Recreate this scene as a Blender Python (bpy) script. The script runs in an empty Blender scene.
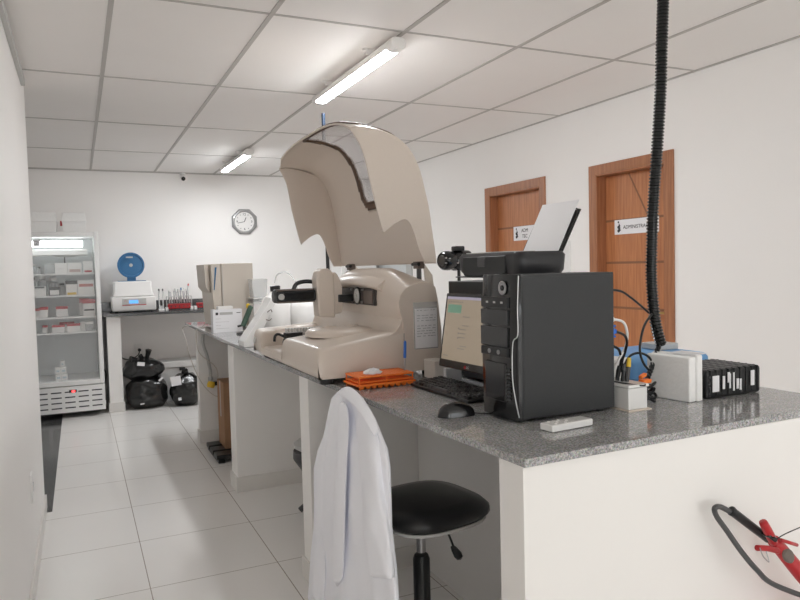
import bpy, bmesh, math, random
from mathutils import Vector, Matrix, noise
random.seed(7)
PI = math.pi
sc = bpy.context.scene
COL = sc.collection

# ------------------------------------------------------------------ camera numbers
S = 1.15
FPX = 688.41
_y, _p, _r = math.radians(25.0125), math.radians(-2.7644), math.radians(-1.4655)
Fv = Vector((math.sin(_y)*math.cos(_p), math.cos(_y)*math.cos(_p), math.sin(_p)))
_rt = Vector((math.cos(_y), -math.sin(_y), 0))
_up = _rt.cross(Fv)
Rv = _rt*math.cos(_r) + _up*math.sin(_r)
Uv = -_rt*math.sin(_r) + _up*math.cos(_r)
CZ = 1.2618*S
EYE = Vector((0, 0, CZ))
CEIL = 2.26177*S
XR = 3.475
YB = 8.373
H = 0.98

def on(u, v, ax, c):
    d = Fv + Rv*((u-400)/FPX) - Uv*((v-300)/FPX)
    return EYE + d*((c-EYE[ax])/d[ax])
def ya(u, v, y): return on(u, v, 1, y)
def za(u, v, z): return on(u, v, 2, z)
def xa(u, v, x): return on(u, v, 0, x)

# ------------------------------------------------------------------ materials
MATS = {}
def mat(name, col=(0.8, 0.8, 0.8), rough=0.5, metal=0.0, spec=0.5, noise_scale=0, noise_amt=0.0, bump=0.0, emit=None, emit_s=0.0, trans=0.0, alpha=1.0, coat=0.0, sub=0.0, ior=1.45):
    m = bpy.data.materials.new(name); m.use_nodes = True
    nt = m.node_tree; b = nt.nodes['Principled BSDF']
    b.inputs['Base Color'].default_value = (*col, 1)
    b.inputs['Roughness'].default_value = rough
    b.inputs['Metallic'].default_value = metal
    b.inputs['Specular IOR Level'].default_value = spec
    b.inputs['Coat Weight'].default_value = coat
    b.inputs['Coat Roughness'].default_value = 0.08
    b.inputs['IOR'].default_value = ior
    if trans: b.inputs['Transmission Weight'].default_value = trans
    if sub:
        b.inputs['Subsurface Weight'].default_value = sub; b.inputs['Subsurface Scale'].default_value = 0.02
    if alpha < 1: b.inputs['Alpha'].default_value = alpha
    if emit:
        b.inputs['Emission Color'].default_value = (*emit, 1); b.inputs['Emission Strength'].default_value = emit_s
    if noise_scale:
        tc = nt.nodes.new('ShaderNodeTexCoord'); n = nt.nodes.new('ShaderNodeTexNoise')
        n.inputs['Scale'].default_value = noise_scale; n.inputs['Detail'].default_value = 4
        nt.links.new(tc.outputs['Object'], n.inputs['Vector'])
        if noise_amt:
            r = nt.nodes.new('ShaderNodeMapRange')
            r.inputs['To Min'].default_value = 1-noise_amt; r.inputs['To Max'].default_value = 1+noise_amt
            mx = nt.nodes.new('ShaderNodeVectorMath'); mx.operation = 'SCALE'
            mx.inputs[0].default_value = col
            nt.links.new(n.outputs['Fac'], r.inputs['Value']); nt.links.new(r.outputs['Result'], mx.inputs['Scale'])
            nt.links.new(mx.outputs['Vector'], b.inputs['Base Color'])
        if bump:
            bp = nt.nodes.new('ShaderNodeBump'); bp.inputs['Strength'].default_value = bump; bp.inputs['Distance'].default_value = 0.004
            nt.links.new(n.outputs['Fac'], bp.inputs['Height']); nt.links.new(bp.outputs['Normal'], b.inputs['Normal'])
    MATS[name] = m
    return m

WALL = mat('wall_paint', (0.905, 0.89, 0.875), 0.55, spec=0.25, noise_scale=3, noise_amt=0.015, bump=0.02)
PANELW = mat('counter_wall_paint', (0.855, 0.84, 0.82), 0.5, spec=0.3, noise_scale=4, noise_amt=0.015, bump=0.02)
BASEB = mat('baseboard_tile', (0.74, 0.72, 0.69), 0.3, noise_scale=6, noise_amt=0.04)
CEILM = mat('ceiling_panel', (0.85, 0.83, 0.81), 0.6, spec=0.2, noise_scale=2.5, noise_amt=0.02)
GRIDM = mat('ceiling_grid', (0.46, 0.44, 0.42), 0.5)
WHITE = mat('white_plastic', (0.84, 0.83, 0.815), 0.4)
WHITEG = mat('white_gloss', (0.84, 0.84, 0.83), 0.2, coat=0.3)
STYRO = mat('styrofoam', (0.91, 0.91, 0.90), 0.8, spec=0.15, noise_scale=60, noise_amt=0.03, bump=0.5)
PAPER = mat('paper', (0.86, 0.86, 0.88), 0.7, spec=0.2, noise_scale=10, noise_amt=0.01)
BEIGE = mat('beige_plastic', (0.67, 0.59, 0.52), 0.36, spec=0.4, coat=0.15, noise_scale=120, noise_amt=0.02, bump=0.02)
BEIGEL = mat('pale_beige_plastic', (0.66, 0.60, 0.53), 0.45, noise_scale=120, noise_amt=0.02)
BLACKP = mat('black_plastic', (0.016, 0.017, 0.018), 0.35, noise_scale=80, noise_amt=0.1)
BLACKG = mat('black_gloss', (0.008, 0.008, 0.009), 0.16, coat=0.25, noise_scale=5, noise_amt=0.05)
BLACKM = mat('black_coated_metal', (0.033, 0.035, 0.037), 0.5, metal=0.0, noise_scale=150, noise_amt=0.1)
GREYP = mat('dark_grey_plastic', (0.07, 0.07, 0.072), 0.4, noise_scale=80, noise_amt=0.05)
GREYL = mat('light_grey_plastic', (0.50, 0.50, 0.49), 0.45, noise_scale=40, noise_amt=0.03)
SILVER = mat('silver_metal', (0.45, 0.45, 0.46), 0.35, metal=1.0, noise_scale=40, noise_amt=0.04)
SATIN = mat('satin_grey_frame', (0.42, 0.42, 0.42), 0.35, metal=0.7, noise_scale=40, noise_amt=0.04)
BROWNS = mat('brown_seal', (0.12, 0.075, 0.05), 0.6, noise_scale=60, noise_amt=0.1)
ORANGE = mat('orange_plastic', (0.95, 0.22, 0.03), 0.4, sub=0.1, noise_scale=40, noise_amt=0.03)
RED = mat('red_plastic', (0.46, 0.022, 0.028), 0.35, noise_scale=40, noise_amt=0.05)
REDP = mat('red_card', (0.50, 0.03, 0.04), 0.6, noise_scale=40, noise_amt=0.05)
BLUE = mat('blue_plastic', (0.03, 0.14, 0.30), 0.4, noise_scale=40, noise_amt=0.05)
BLUEL = mat('light_blue_plastic', (0.16, 0.38, 0.70), 0.45, noise_scale=20, noise_amt=0.03)
BLUEB = mat('bright_blue_plastic', (0.03, 0.16, 0.60), 0.35, noise_scale=40, noise_amt=0.03)
YELLOW = mat('yellow_plastic', (0.75, 0.50, 0.04), 0.4, noise_scale=40, noise_amt=0.05)
GREEN = mat('green_plastic', (0.06, 0.11, 0.08), 0.45, noise_scale=40, noise_amt=0.05)
CARD = mat('cardboard', (0.36, 0.21, 0.125), 0.8, spec=0.2, noise_scale=25, noise_amt=0.06)
COATM = mat('white_cotton', (0.90, 0.91, 0.96), 0.85, spec=0.15, noise_scale=300, noise_amt=0.02, bump=0.1)
VINYL = mat('black_vinyl', (0.014, 0.014, 0.015), 0.33, coat=0.15, noise_scale=200, noise_amt=0.1, bump=0.06)
BAG = mat('black_bin_bag', (0.014, 0.014, 0.014), 0.22, spec=0.7, noise_scale=14, noise_amt=0.3, bump=0.9)
TUBEG = mat('tube_plastic', (0.75, 0.76, 0.76), 0.2, alpha=0.5, noise_scale=20, noise_amt=0.03)
CLEAR = mat('clear_plastic', (0.80, 0.82, 0.82), 0.15, alpha=0.35, noise_scale=20, noise_amt=0.03)
GLASS = mat('door_glass', (0.92, 0.95, 0.95), 0.03, alpha=0.10, spec=0.6)
SMOKE = mat('smoked_window', (0.55, 0.53, 0.54), 0.08, alpha=0.35, spec=0.6, noise_scale=6, noise_amt=0.1)
INNER = mat('fridge_interior', (0.66, 0.68, 0.69), 0.4, noise_scale=10, noise_amt=0.03)
LIGHT = mat('lamp_diffuser', (0.95, 0.95, 0.95), 0.4, emit=(0.975, 1.0, 1.02), emit_s=35.0)
LEDW = mat('fridge_lamp', (0.95, 0.95, 0.95), 0.4, emit=(0.93, 1.0, 1.0), emit_s=2.2)
BRASS = mat('brass', (0.55, 0.38, 0.14), 0.3, metal=1.0, noise_scale=40, noise_amt=0.04)
INK = mat('ink', (0.05, 0.05, 0.055), 0.7, noise_scale=40, noise_amt=0.05)
INKG = mat('grey_ink', (0.33, 0.33, 0.36), 0.7, noise_scale=40, noise_amt=0.05)
PCB = mat('dark_mechanism', (0.05, 0.042, 0.04), 0.5, noise_scale=50, noise_amt=0.3, bump=0.3)
MECH = mat('brown_mechanism', (0.14, 0.11, 0.095), 0.5, noise_scale=50, noise_amt=0.2)
SCRB = mat('screen_page', (0.12, 0.10, 0.08), 0.3, emit=(0.50, 0.40, 0.29), emit_s=0.15)
SCRT = mat('screen_title_bar', (0.2, 0.2, 0.3), 0.3, emit=(0.42, 0.38, 0.45), emit_s=0.16)
SCRG = mat('screen_green_panel', (0.1, 0.2, 0.15), 0.3, emit=(0.10, 0.19, 0.13), emit_s=0.25)
SCRI = mat('screen_text', (0.1, 0.1, 0.1), 0.3, emit=(0.2, 0.17, 0.14), emit_s=0.1)
LCDB = mat('lcd_blue', (0.1, 0.3, 0.7), 0.3, emit=(0.10, 0.33, 0.85), emit_s=0.4)
LEDR = mat('led_red', (0.7, 0.02, 0.02), 0.3, emit=(1.0, 0.05, 0.05), emit_s=1.5)

def nodes_of(name):
    m = bpy.data.materials.new(name); m.use_nodes = True
    MATS[name] = m
    return m, m.node_tree, m.node_tree.nodes['Principled BSDF']

def make_floor():
    m, nt, b = nodes_of('floor_tile')
    tc = nt.nodes.new('ShaderNodeTexCoord'); sp = nt.nodes.new('ShaderNodeSeparateXYZ')
    nt.links.new(tc.outputs['Object'], sp.inputs[0])
    def line(out, off, step, w):
        a = nt.nodes.new('ShaderNodeMath'); a.operation = 'SUBTRACT'; a.inputs[1].default_value = off
        nt.links.new(out, a.inputs[0])
        d = nt.nodes.new('ShaderNodeMath'); d.operation = 'DIVIDE'; d.inputs[1].default_value = step
        nt.links.new(a.outputs[0], d.inputs[0])
        f = nt.nodes.new('ShaderNodeMath'); f.operation = 'PINGPONG'; f.inputs[1].default_value = 0.5
        nt.links.new(d.outputs[0], f.inputs[0])
        c = nt.nodes.new('ShaderNodeMath'); c.operation = 'LESS_THAN'; c.inputs[1].default_value = w/step
        nt.links.new(f.outputs[0], c.inputs[0])
        return c
    g1 = line(sp.outputs['X'], 0.2096*S, 0.5189*S, 0.0022)
    g2 = line(sp.outputs['Y'], 3.4181*S, 0.5356*S, 0.0022)
    mx = nt.nodes.new('ShaderNodeMath'); mx.operation = 'MAXIMUM'
    nt.links.new(g1.outputs[0], mx.inputs[0]); nt.links.new(g2.outputs[0], mx.inputs[1])
    n = nt.nodes.new('ShaderNodeTexNoise'); n.inputs['Scale'].default_value = 1.7; n.inputs['Detail'].default_value = 6
    nt.links.new(tc.outputs['Object'], n.inputs['Vector'])
    cr = nt.nodes.new('ShaderNodeValToRGB')
    cr.color_ramp.elements[0].color = (0.83, 0.81, 0.785, 1); cr.color_ramp.elements[1].color = (0.88, 0.865, 0.845, 1)
    nt.links.new(n.outputs['Fac'], cr.inputs[0])
    mix = nt.nodes.new('ShaderNodeMix'); mix.data_type = 'RGBA'
    mix.inputs['B'].default_value = (0.36, 0.32, 0.28, 1)
    nt.links.new(mx.outputs[0], mix.inputs['Factor']); nt.links.new(cr.outputs[0], mix.inputs['A'])
    nt.links.new(mix.outputs['Result'], b.inputs['Base Color'])
    b.inputs['Roughness'].default_value = 0.22; b.inputs['Specular IOR Level'].default_value = 0.4
    return m
FLOORM = make_floor()

def make_granite(name, c0, c1, c2, rough):
    m, nt, b = nodes_of(name)
    tc = nt.nodes.new('ShaderNodeTexCoord')
    n = nt.nodes.new('ShaderNodeTexNoise'); n.inputs['Scale'].default_value = 160; n.inputs['Detail'].default_value = 5; n.inputs['Roughness'].default_value = 0.75
    v = nt.nodes.new('ShaderNodeTexVoronoi'); v.inputs['Scale'].default_value = 260
    n2 = nt.nodes.new('ShaderNodeTexNoise'); n2.inputs['Scale'].default_value = 25; n2.inputs['Detail'].default_value = 3
    for q in (n, v, n2): nt.links.new(tc.outputs['Object'], q.inputs['Vector'])
    cr = nt.nodes.new('ShaderNodeValToRGB')
    e = cr.color_ramp.elements
    e[0].position = 0.36; e[0].color = (*c0, 1); e[1].position = 0.66; e[1].color = (*c2, 1)
    k = e.new(0.5); k.color = (*c1, 1)
    nt.links.new(n.outputs['Fac'], cr.inputs[0])
    mix = nt.nodes.new('ShaderNodeMix'); mix.data_type = 'RGBA'; mix.blend_type = 'OVERLAY'; mix.inputs['Factor'].default_value = 0.5
    nt.links.new(cr.outputs[0], mix.inputs['A']); nt.links.new(v.outputs['Color'], mix.inputs['B'])
    hs = nt.nodes.new('ShaderNodeHueSaturation'); hs.inputs['Saturation'].default_value = 0.25
    nt.links.new(mix.outputs['Result'], hs.inputs['Color'])
    m2 = nt.nodes.new('ShaderNodeMix'); m2.data_type = 'RGBA'; m2.blend_type = 'MULTIPLY'; m2.inputs['Factor'].default_value = 0.35
    nt.links.new(hs.outputs[0], m2.inputs['A']); nt.links.new(n2.outputs['Fac'], m2.inputs['B'])
    nt.links.new(m2.outputs['Result'], b.inputs['Base Color'])
    b.inputs['Roughness'].default_value = rough; b.inputs['Specular IOR Level'].default_value = 0.6
    return m
GRANITE = make_granite('granite', (0.19, 0.187, 0.182), (0.35, 0.345, 0.34), (0.60, 0.59, 0.575), 0.07)
DGRANITE = make_granite('dark_granite', (0.035, 0.035, 0.036), (0.07, 0.07, 0.072), (0.14, 0.14, 0.14), 0.15)

def make_wood(name, c0, c1):
    m, nt, b = nodes_of(name)
    tc = nt.nodes.new('ShaderNodeTexCoord'); mp = nt.nodes.new('ShaderNodeMapping')
    mp.inputs['Scale'].default_value = (16, 16, 0.9)
    nt.links.new(tc.outputs['Object'], mp.inputs['Vector'])
    n = nt.nodes.new('ShaderNodeTexNoise'); n.inputs['Scale'].default_value = 4; n.inputs['Detail'].default_value = 7; n.inputs['Distortion'].default_value = 0.4
    nt.links.new(mp.outputs[0], n.inputs['Vector'])
    cr = nt.nodes.new('ShaderNodeValToRGB')
    cr.color_ramp.elements[0].position = 0.3; cr.color_ramp.elements[0].color = (*c0, 1)
    cr.color_ramp.elements[1].position = 0.7; cr.color_ramp.elements[1].color = (*c1, 1)
    nt.links.new(n.outputs['Fac'], cr.inputs[0]); nt.links.new(cr.outputs[0], b.inputs['Base Color'])
    b.inputs['Roughness'].default_value = 0.38
    return m
WOOD = make_wood('door_wood', (0.40, 0.15, 0.06), (0.56, 0.235, 0.10))
WOODF = make_wood('frame_wood', (0.30, 0.12, 0.055), (0.44, 0.19, 0.09))
GROOVE = mat('door_groove', (0.25, 0.115, 0.06), 0.6, noise_scale=20, noise_amt=0.05)

# ------------------------------------------------------------------ object helpers
OFF = {}
class MB:
    def __init__(s): s.v = []; s.f = []; s.m = []
    def add(s, vs, fs, mi=0):
        o = len(s.v); s.v += [Vector(v) for v in vs]
        for f in fs: s.f.append([i+o for i in f]); s.m.append(mi)
        return s
    def box(s, x0, y0, z0, x1, y1, z1, mi=0):
        return s.add([(x0,y0,z0),(x1,y0,z0),(x1,y1,z0),(x0,y1,z0),(x0,y0,z1),(x1,y0,z1),(x1,y1,z1),(x0,y1,z1)],
                     [(0,3,2,1),(4,5,6,7),(0,1,5,4),(1,2,6,5),(2,3,7,6),(3,0,4,7)], mi)
    def obox(s, c, ax, ay, az, hx, hy, hz, mi=0):     # oriented box
        c = Vector(c); ax, ay, az = Vector(ax).normalized()*hx, Vector(ay).normalized()*hy, Vector(az).normalized()*hz
        vs = [c+ax*i+ay*j+az*k for k in (-1, 1) for i, j in ((-1,-1),(1,-1),(1,1),(-1,1))]
        return s.add(vs, [(0,3,2,1),(4,5,6,7),(0,1,5,4),(1,2,6,5),(2,3,7,6),(3,0,4,7)], mi)
    def rings(s, rings, mi=0, cap=True, closed=True):
        n = len(rings[0]); vs = [p for r in rings for p in r]; fs = []
        for i in range(len(rings)-1):
            for j in range(n if closed else n-1):
                a = i*n+j; b = i*n+(j+1) % n
                fs.append((a, b, b+n, a+n))
        if cap:
            fs.append(tuple(range(n-1, -1, -1))); fs.append(tuple(range((len(rings)-1)*n, len(rings)*n)))
        return s.add(vs, fs, mi)
    def prism(s, poly, d, mi=0):                      # poly: 3D points, extruded by d
        d = Vector(d); return s.rings([[Vector(p) for p in poly], [Vector(p)+d for p in poly]], mi)
    def lathe(s, prof, c=(0, 0, 0), axis=(0, 0, 1), seg=24, mi=0):
        c = Vector(c); q = Vector((0, 0, 1)).rotation_difference(Vector(axis).normalized())
        rs = []
        for r, z in prof:
            rs.append([c + q @ Vector((max(r, 1e-5)*math.cos(2*PI*k/seg), max(r, 1e-5)*math.sin(2*PI*k/seg), z)) for k in range(seg)])
        return s.rings(rs, mi)
    def cyl(s, a, b, r, seg=16, mi=0, r2=None):
        a = Vector(a); b = Vector(b)
        return s.lathe([(r, 0), (r if r2 is None else r2, (b-a).length)], a, b-a, seg, mi)
    def tube(s, pts, r, seg=8, mi=0, sub=6, rfun=None):
        pts = [Vector(p) for p in pts]
        P = []
        if sub > 1 and len(pts) > 2:
            for i in range(len(pts)-1):
                p0 = pts[max(i-1, 0)]; p1 = pts[i]; p2 = pts[i+1]; p3 = pts[min(i+2, len(pts)-1)]
                for k in range(sub):
                    t = k/sub
                    P.append(0.5*((2*p1)+(p2-p0)*t+(2*p0-5*p1+4*p2-p3)*t*t+(3*p1-p0-3*p2+p3)*t**3))
            P.append(pts[-1])
        else: P = pts
        T = [(P[min(i+1, len(P)-1)]-P[max(i-1, 0)]).normalized() for i in range(len(P))]
        n = T[0].orthogonal().normalized(); rs = []
        for i, p in enumerate(P):
            if i: n = (T[i-1].rotation_difference(T[i]) @ n).normalized()
            b = T[i].cross(n); rr = rfun(i/(len(P)-1)) if rfun else r
            rs.append([p+(n*math.cos(2*PI*k/seg)+b*math.sin(2*PI*k/seg))*rr for k in range(seg)])
        return s.rings(rs, mi)
    def text(s, body, size, o, xd, yd, mi=0, align='CENTER', lift=0.0006):
        cu = bpy.data.curves.new('t', 'FONT'); cu.body = body; cu.size = size; cu.align_x = align; cu.align_y = 'CENTER'; cu.extrude = lift/size*0+lift
        cu.resolution_u = 3
        ob = bpy.data.objects.new('t', cu); COL.objects.link(ob)
        dg = bpy.context.evaluated_depsgraph_get(); me = bpy.data.meshes.new_from_object(ob.evaluated_get(dg))
        o = Vector(o); xd = Vector(xd).normalized(); yd = Vector(yd).normalized(); zd = xd.cross(yd)
        s.add([o+xd*v.co.x+yd*v.co.y+zd*v.co.z for v in me.vertices], [tuple(p.vertices) for p in me.polygons], mi)
        bpy.data.objects.remove(ob); bpy.data.curves.remove(cu); bpy.data.meshes.remove(me)
        return s
    def build(s, name, mats, parent=None, bev=0, seg=2, smooth=40, sub=0, label=None, solid=0, loc=None, fix=True):
        if not isinstance(mats, (list, tuple)): mats = [mats]
        if parent is not None: off = OFF[parent.name]
        elif loc is not None: off = Vector(loc)
        else:
            xs = [v.x for v in s.v]; ys = [v.y for v in s.v]; zs = [v.z for v in s.v]
            off = Vector(((min(xs)+max(xs))/2, (min(ys)+max(ys))/2, min(zs)))
        me = bpy.data.meshes.new(name); me.from_pydata([v-off for v in s.v], [], s.f)
        for m in mats: me.materials.append(m)
        for p, mi in zip(me.polygons, s.m): p.material_index = mi
        if fix:
            bm = bmesh.new(); bm.from_mesh(me); bmesh.ops.recalc_face_normals(bm, faces=bm.faces); bm.to_mesh(me); bm.free()
        if smooth:
            for p in me.polygons: p.use_smooth = True
            if smooth < 180: me.set_sharp_from_angle(angle=math.radians(smooth))
        ob = bpy.data.objects.new(name, me); COL.objects.link(ob)
        if parent is not None: ob.parent = parent
        else: ob.location = off
        OFF[ob.name] = off
        if solid:
            md = ob.modifiers.new('solid', 'SOLIDIFY'); md.thickness = solid; md.offset = 0
        if bev:
            md = ob.modifiers.new('bevel', 'BEVEL'); md.width = bev; md.segments = seg; md.limit_method = 'ANGLE'; md.angle_limit = math.radians(35); md.harden_normals = True
        if sub:
            md = ob.modifiers.new('sub', 'SUBSURF'); md.levels = sub; md.render_levels = sub
        if label: ob['label'] = label
        return ob

def tag(o, label, cat, group=None, kind=None):
    o['label'] = label; o['category'] = cat
    if group: o['group'] = group
    if kind: o['kind'] = kind
    return o
def thing(name, label, cat, loc=(0, 0, 0), rz=0, group=None, local=False):
    o = bpy.data.objects.new(name, None); COL.objects.link(o); o.empty_display_size = 0.05
    o.location = loc; o.rotation_euler = (0, 0, rz)
    OFF[o.name] = Vector((0, 0, 0)) if local else Vector(loc)
    return tag(o, label, cat, group)
def struct(o): o['kind'] = 'structure'; return o
def copy_tree(o, parent=None):
    c = o.copy(); COL.objects.link(c)
    if parent is not None: c.parent = parent
    for ch in list(o.children): copy_tree(ch, c)
    return c
def box(*a): return MB().box(*a)

# ================================================================== SETTING
LY0, LY1 = -5.6, -2.4      # opening added in the left wall for a fill light, out of view
XL = -0.247; WE = 4.80      # left wall face and its end
YN = -6.5                   # wall behind the camera
o = struct(box(-0.205, YN, -0.1, XR+0.2, YB+0.1, 0).build('floor', FLOORM, smooth=0, loc=(0, 0, 0)))
struct(box(-1.6, WE-0.1, -0.1, -0.205, YB+0.1, -0.0015).build('trim_1', DGRANITE, smooth=0))
struct(box(XL-0.02, YN, -0.1, -0.205, WE-0.1, -0.0005).build('trim_2', FLOORM, smooth=0, loc=(0, 0, 0)))
struct(box(-1.7, YN, CEIL, XR+0.2, YB+0.1, CEIL+0.1).build('ceiling', CEILM, smooth=0))
w = MB(); w.box(XL-0.14, LY1, 0, XL, WE, CEIL); w.box(XL-0.14, YN, 0, XL, LY0, CEIL); w.box(XL-0.14, LY0, 0, XL, LY1, 0.85); w.box(XL-0.14, LY0, 2.3, XL, LY1, CEIL)
struct(w.build('wall_left', WALL, smooth=0))
w = MB()
for y_ in (LY0, (LY0+LY1)/2-0.025, LY1-0.05): w.box(XL-0.09, y_, 0.85, XL-0.04, y_+0.05, 2.3)
w.box(XL-0.09, LY0, 0.85, XL-0.04, LY1, 0.90); w.box(XL-0.09, LY0, 2.25, XL-0.04, LY1, 2.3)
struct(w.build('added_window_2', WHITE, bev=0.003))  # added frame, never in view, around the side fill light
struct(box(-1.7, WE-0.14, 0, XL-0.14, WE, CEIL).build('wall_left_return', WALL, smooth=0))
struct(box(-1.7, WE, 0, -1.6, YB, CEIL).build('wall_left_recess', WALL, smooth=0))
struct(box(-1.7, YB, 0, XR+0.2, YB+0.12, CEIL).build('wall_back', WALL, smooth=0))
WX0, WX1, WZ0, WZ1 = 0.2, 3.2, 0.5, 2.3  # opening added in the wall behind the camera to let fill light in
w = MB(); w.box(-1.7, YN-0.1, 0, WX0, YN, CEIL); w.box(WX1, YN-0.1, 0, XR+0.2, YN, CEIL); w.box(WX0, YN-0.1, 0, WX1, YN, WZ0); w.box(WX0, YN-0.1, WZ1, WX1, YN, CEIL)
struct(w.build('wall_behind', WALL, smooth=0))
w = MB()
for x_ in (WX0, (WX0+WX1)/2-0.025, WX1-0.05): w.box(x_, YN-0.07, WZ0, x_+0.05, YN-0.02, WZ1)
w.box(WX0, YN-0.07, WZ0, WX1, YN-0.02, WZ0+0.05); w.box(WX0, YN-0.07, WZ1-0.05, WX1, YN-0.02, WZ1)
struct(w.build('added_window_1', WHITE, bev=0.003))  # frame made up for the rear fill light, out of view
al = bpy.data.lights.new('rear_fill_light', 'AREA'); al.shape = 'RECTANGLE'; al.size = WX1-WX0; al.size_y = WZ1-WZ0; al.energy = 20; al.color = (0.95, 0.985, 1.0)  # added area light brightening the room from behind the camera
ao = bpy.data.objects.new('rear_fill_light', al); COL.objects.link(ao); ao.location = ((WX0+WX1)/2, YN-0.12, (WZ0+WZ1)/2); ao.rotation_euler = (math.radians(90), 0, 0)
al = bpy.data.lights.new('side_fill_light', 'AREA'); al.shape = 'RECTANGLE'; al.size = LY1-LY0; al.size_y = 1.45; al.energy = 24; al.color = (0.93, 0.98, 1.0)  # added area light lifting the faces turned to the left, source unseen
ao = bpy.data.objects.new('side_fill_light', al); COL.objects.link(ao); ao.location = (XL-0.16, (LY0+LY1)/2, 0.85+0.725); ao.rotation_euler = (0, math.radians(-90), 0); al.size, al.size_y = 1.45, LY1-LY0
# right wall with door openings
doors = [(3.33, 3.99, 2.085), (4.66, 5.43, 2.085), (7.22, 8.12, 2.05)]
w = MB(); yc = YN
for a, b, h in doors:
    w.box(XR, yc, 0, XR+0.15, a, CEIL); w.box(XR, a, h, XR+0.15, b, CEIL); yc = b
w.box(XR, yc, 0, XR+0.15, YB, CEIL)
struct(w.build('wall_right', WALL, smooth=0))
struct(box(XR+0.15, YN, 0, XR+0.2, YB, CEIL).build('wall_right_core', WALL, smooth=0))
# baseboards
struct(box(XL, YN, 0, XL+0.012, WE, 0.085).build('baseboard_left', BASEB, bev=0.002))
struct(box(XR-0.012, YN, 0, XR, 3.25, 0.085).build('baseboard_right', BASEB, bev=0.002))
struct(box(0.42, YB-0.012, 0, XR, YB, 0.085).build('baseboard_back', BASEB, bev=0.002))
# ceiling grid
g = MB()
Ax, Dx, Y1, Dy = 0.1546*S, 0.5762*S, 3.8186*S, 1.1343*S
for i in range(-3, 6):
    x = Ax+i*Dx
    if x < XR-0.02: g.box(x-0.011, YN, CEIL-0.004, x+0.011, YB, CEIL+0.002)
for j in range(-9, 4):
    y = Y1+j*Dy
    if y < YB-0.02: g.box(-1.6, y-0.008, CEIL-0.0035, XR, y+0.008, CEIL+0.002)
struct(g.build('trim_3', GRIDM, smooth=0))
e = MB()
e.box(XR-0.02, YN, CEIL-0.006, XR, YB, CEIL); e.box(-1.6, YB-0.02, CEIL-0.006, XR, YB, CEIL)
struct(e.build('trim_4', GRIDM, smooth=0))

def door(n, a, b, h, sign, hinge_far=True):
    """wood door in the right wall; a..b along y"""
    fr = MB(); fw = 0.07
    for y0, y1 in ((a-fw, a), (b, b+fw)): fr.box(XR-0.014, y0, 0, XR+0.0, y1, h+0.07)
    fr.box(XR-0.014, a, h, XR, b, h+0.07)
    for y0, y1 in ((a, a+0.012), (b-0.012, b)): fr.box(XR-0.012, y0, 0, XR+0.148, y1, h)
    fr.box(XR-0.012, a+0.012, h-0.012, XR+0.148, b-0.012, h)
    xf = XR+0.075
    d = MB(); d.box(xf, a+0.014, 0.005, xf+0.04, b-0.014, h-0.014)
    D = struct(d.build(f'door_{n}', WOOD, bev=0.002))
    F = fr.build('door_frame', WOODF, D, bev=0.003)
    return D, xf
def grooves(D, xf, a, b, zs, diag=None):
    for z in zs:
        box(xf-0.0015, a+0.014, z-0.008, xf+0.002, b-0.014, z+0.008).build('groove', GROOVE, D, smooth=0)
    if diag:
        p, q = Vector((xf, *diag[0])), Vector((xf, *diag[1])); dd = (q-p)
        m = MB(); m.obox((p+q)/2, (1, 0, 0), dd, Vector((1, 0, 0)).cross(dd), 0.0015, dd.length/2, 0.006)
        m.build('groove', GROOVE, D, smooth=0)
def logo(m, xf, y, z, s, mi):
    # small black ribbon-like emblem: curl, three leaves
    for dy, dz, r in ((0.004, 0.030, 0.006), (-0.002, 0.018, 0.004), (-0.004, 0.008, 0.007), (0.003, 0.0, 0.010), (-0.003, -0.010, 0.008), (0.003, -0.022, 0.010), (-0.008, -0.018, 0.006), (-0.006, -0.004, 0.005)):
        m.cyl((xf, y+dy*s, z+dz*s), (xf-0.0012, y+dy*s, z+dz*s), r*s, 10, mi)
# door nearest the camera: ADMINISTRACAO
D2, xf = door(2, *doors[0], 'x')
s2 = xf
a, b, h = doors[0]
grooves(D2, xf, a, b, (1.745, 1.44, 1.115), ((3.74, 2.07), (3.56, 1.753)))
def sgn(u, v): return on(u, v, 0, s2)
c1 = sgn(615, 226.5); c2 = sgn(655, 223)
y1, y0 = c1.y, c1.y-0.42; zc = 1.695
sg = MB(); sg.box(xf-0.004, y0, zc-0.052, xf, y1, zc+0.052, 0)
logo(sg, xf-0.004, y1-0.045, zc, 1.2, 1)
sg.text('ADMINISTRAÇÃO', 0.037, (xf-0.0045, y1-0.235, zc-0.004), (0, -1, 0), (0, 0, 1), 1)
sg.build('sign', [PAPER, INK], D2, smooth=0, label='white sign reading ADMINISTRAÇÃO')
hd = MB(); hd.box(xf-0.006, a+0.03, 1.00, xf, a+0.065, 1.17); hd.cyl((xf-0.005, a+0.047, 1.10), (xf-0.045, a+0.047, 1.10), 0.009); hd.cyl((xf-0.045, a+0.045, 1.10), (xf-0.045, a+0.16, 1.10), 0.009)
hd.build('door_handle', BRASS, D2, bev=0.001)
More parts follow.
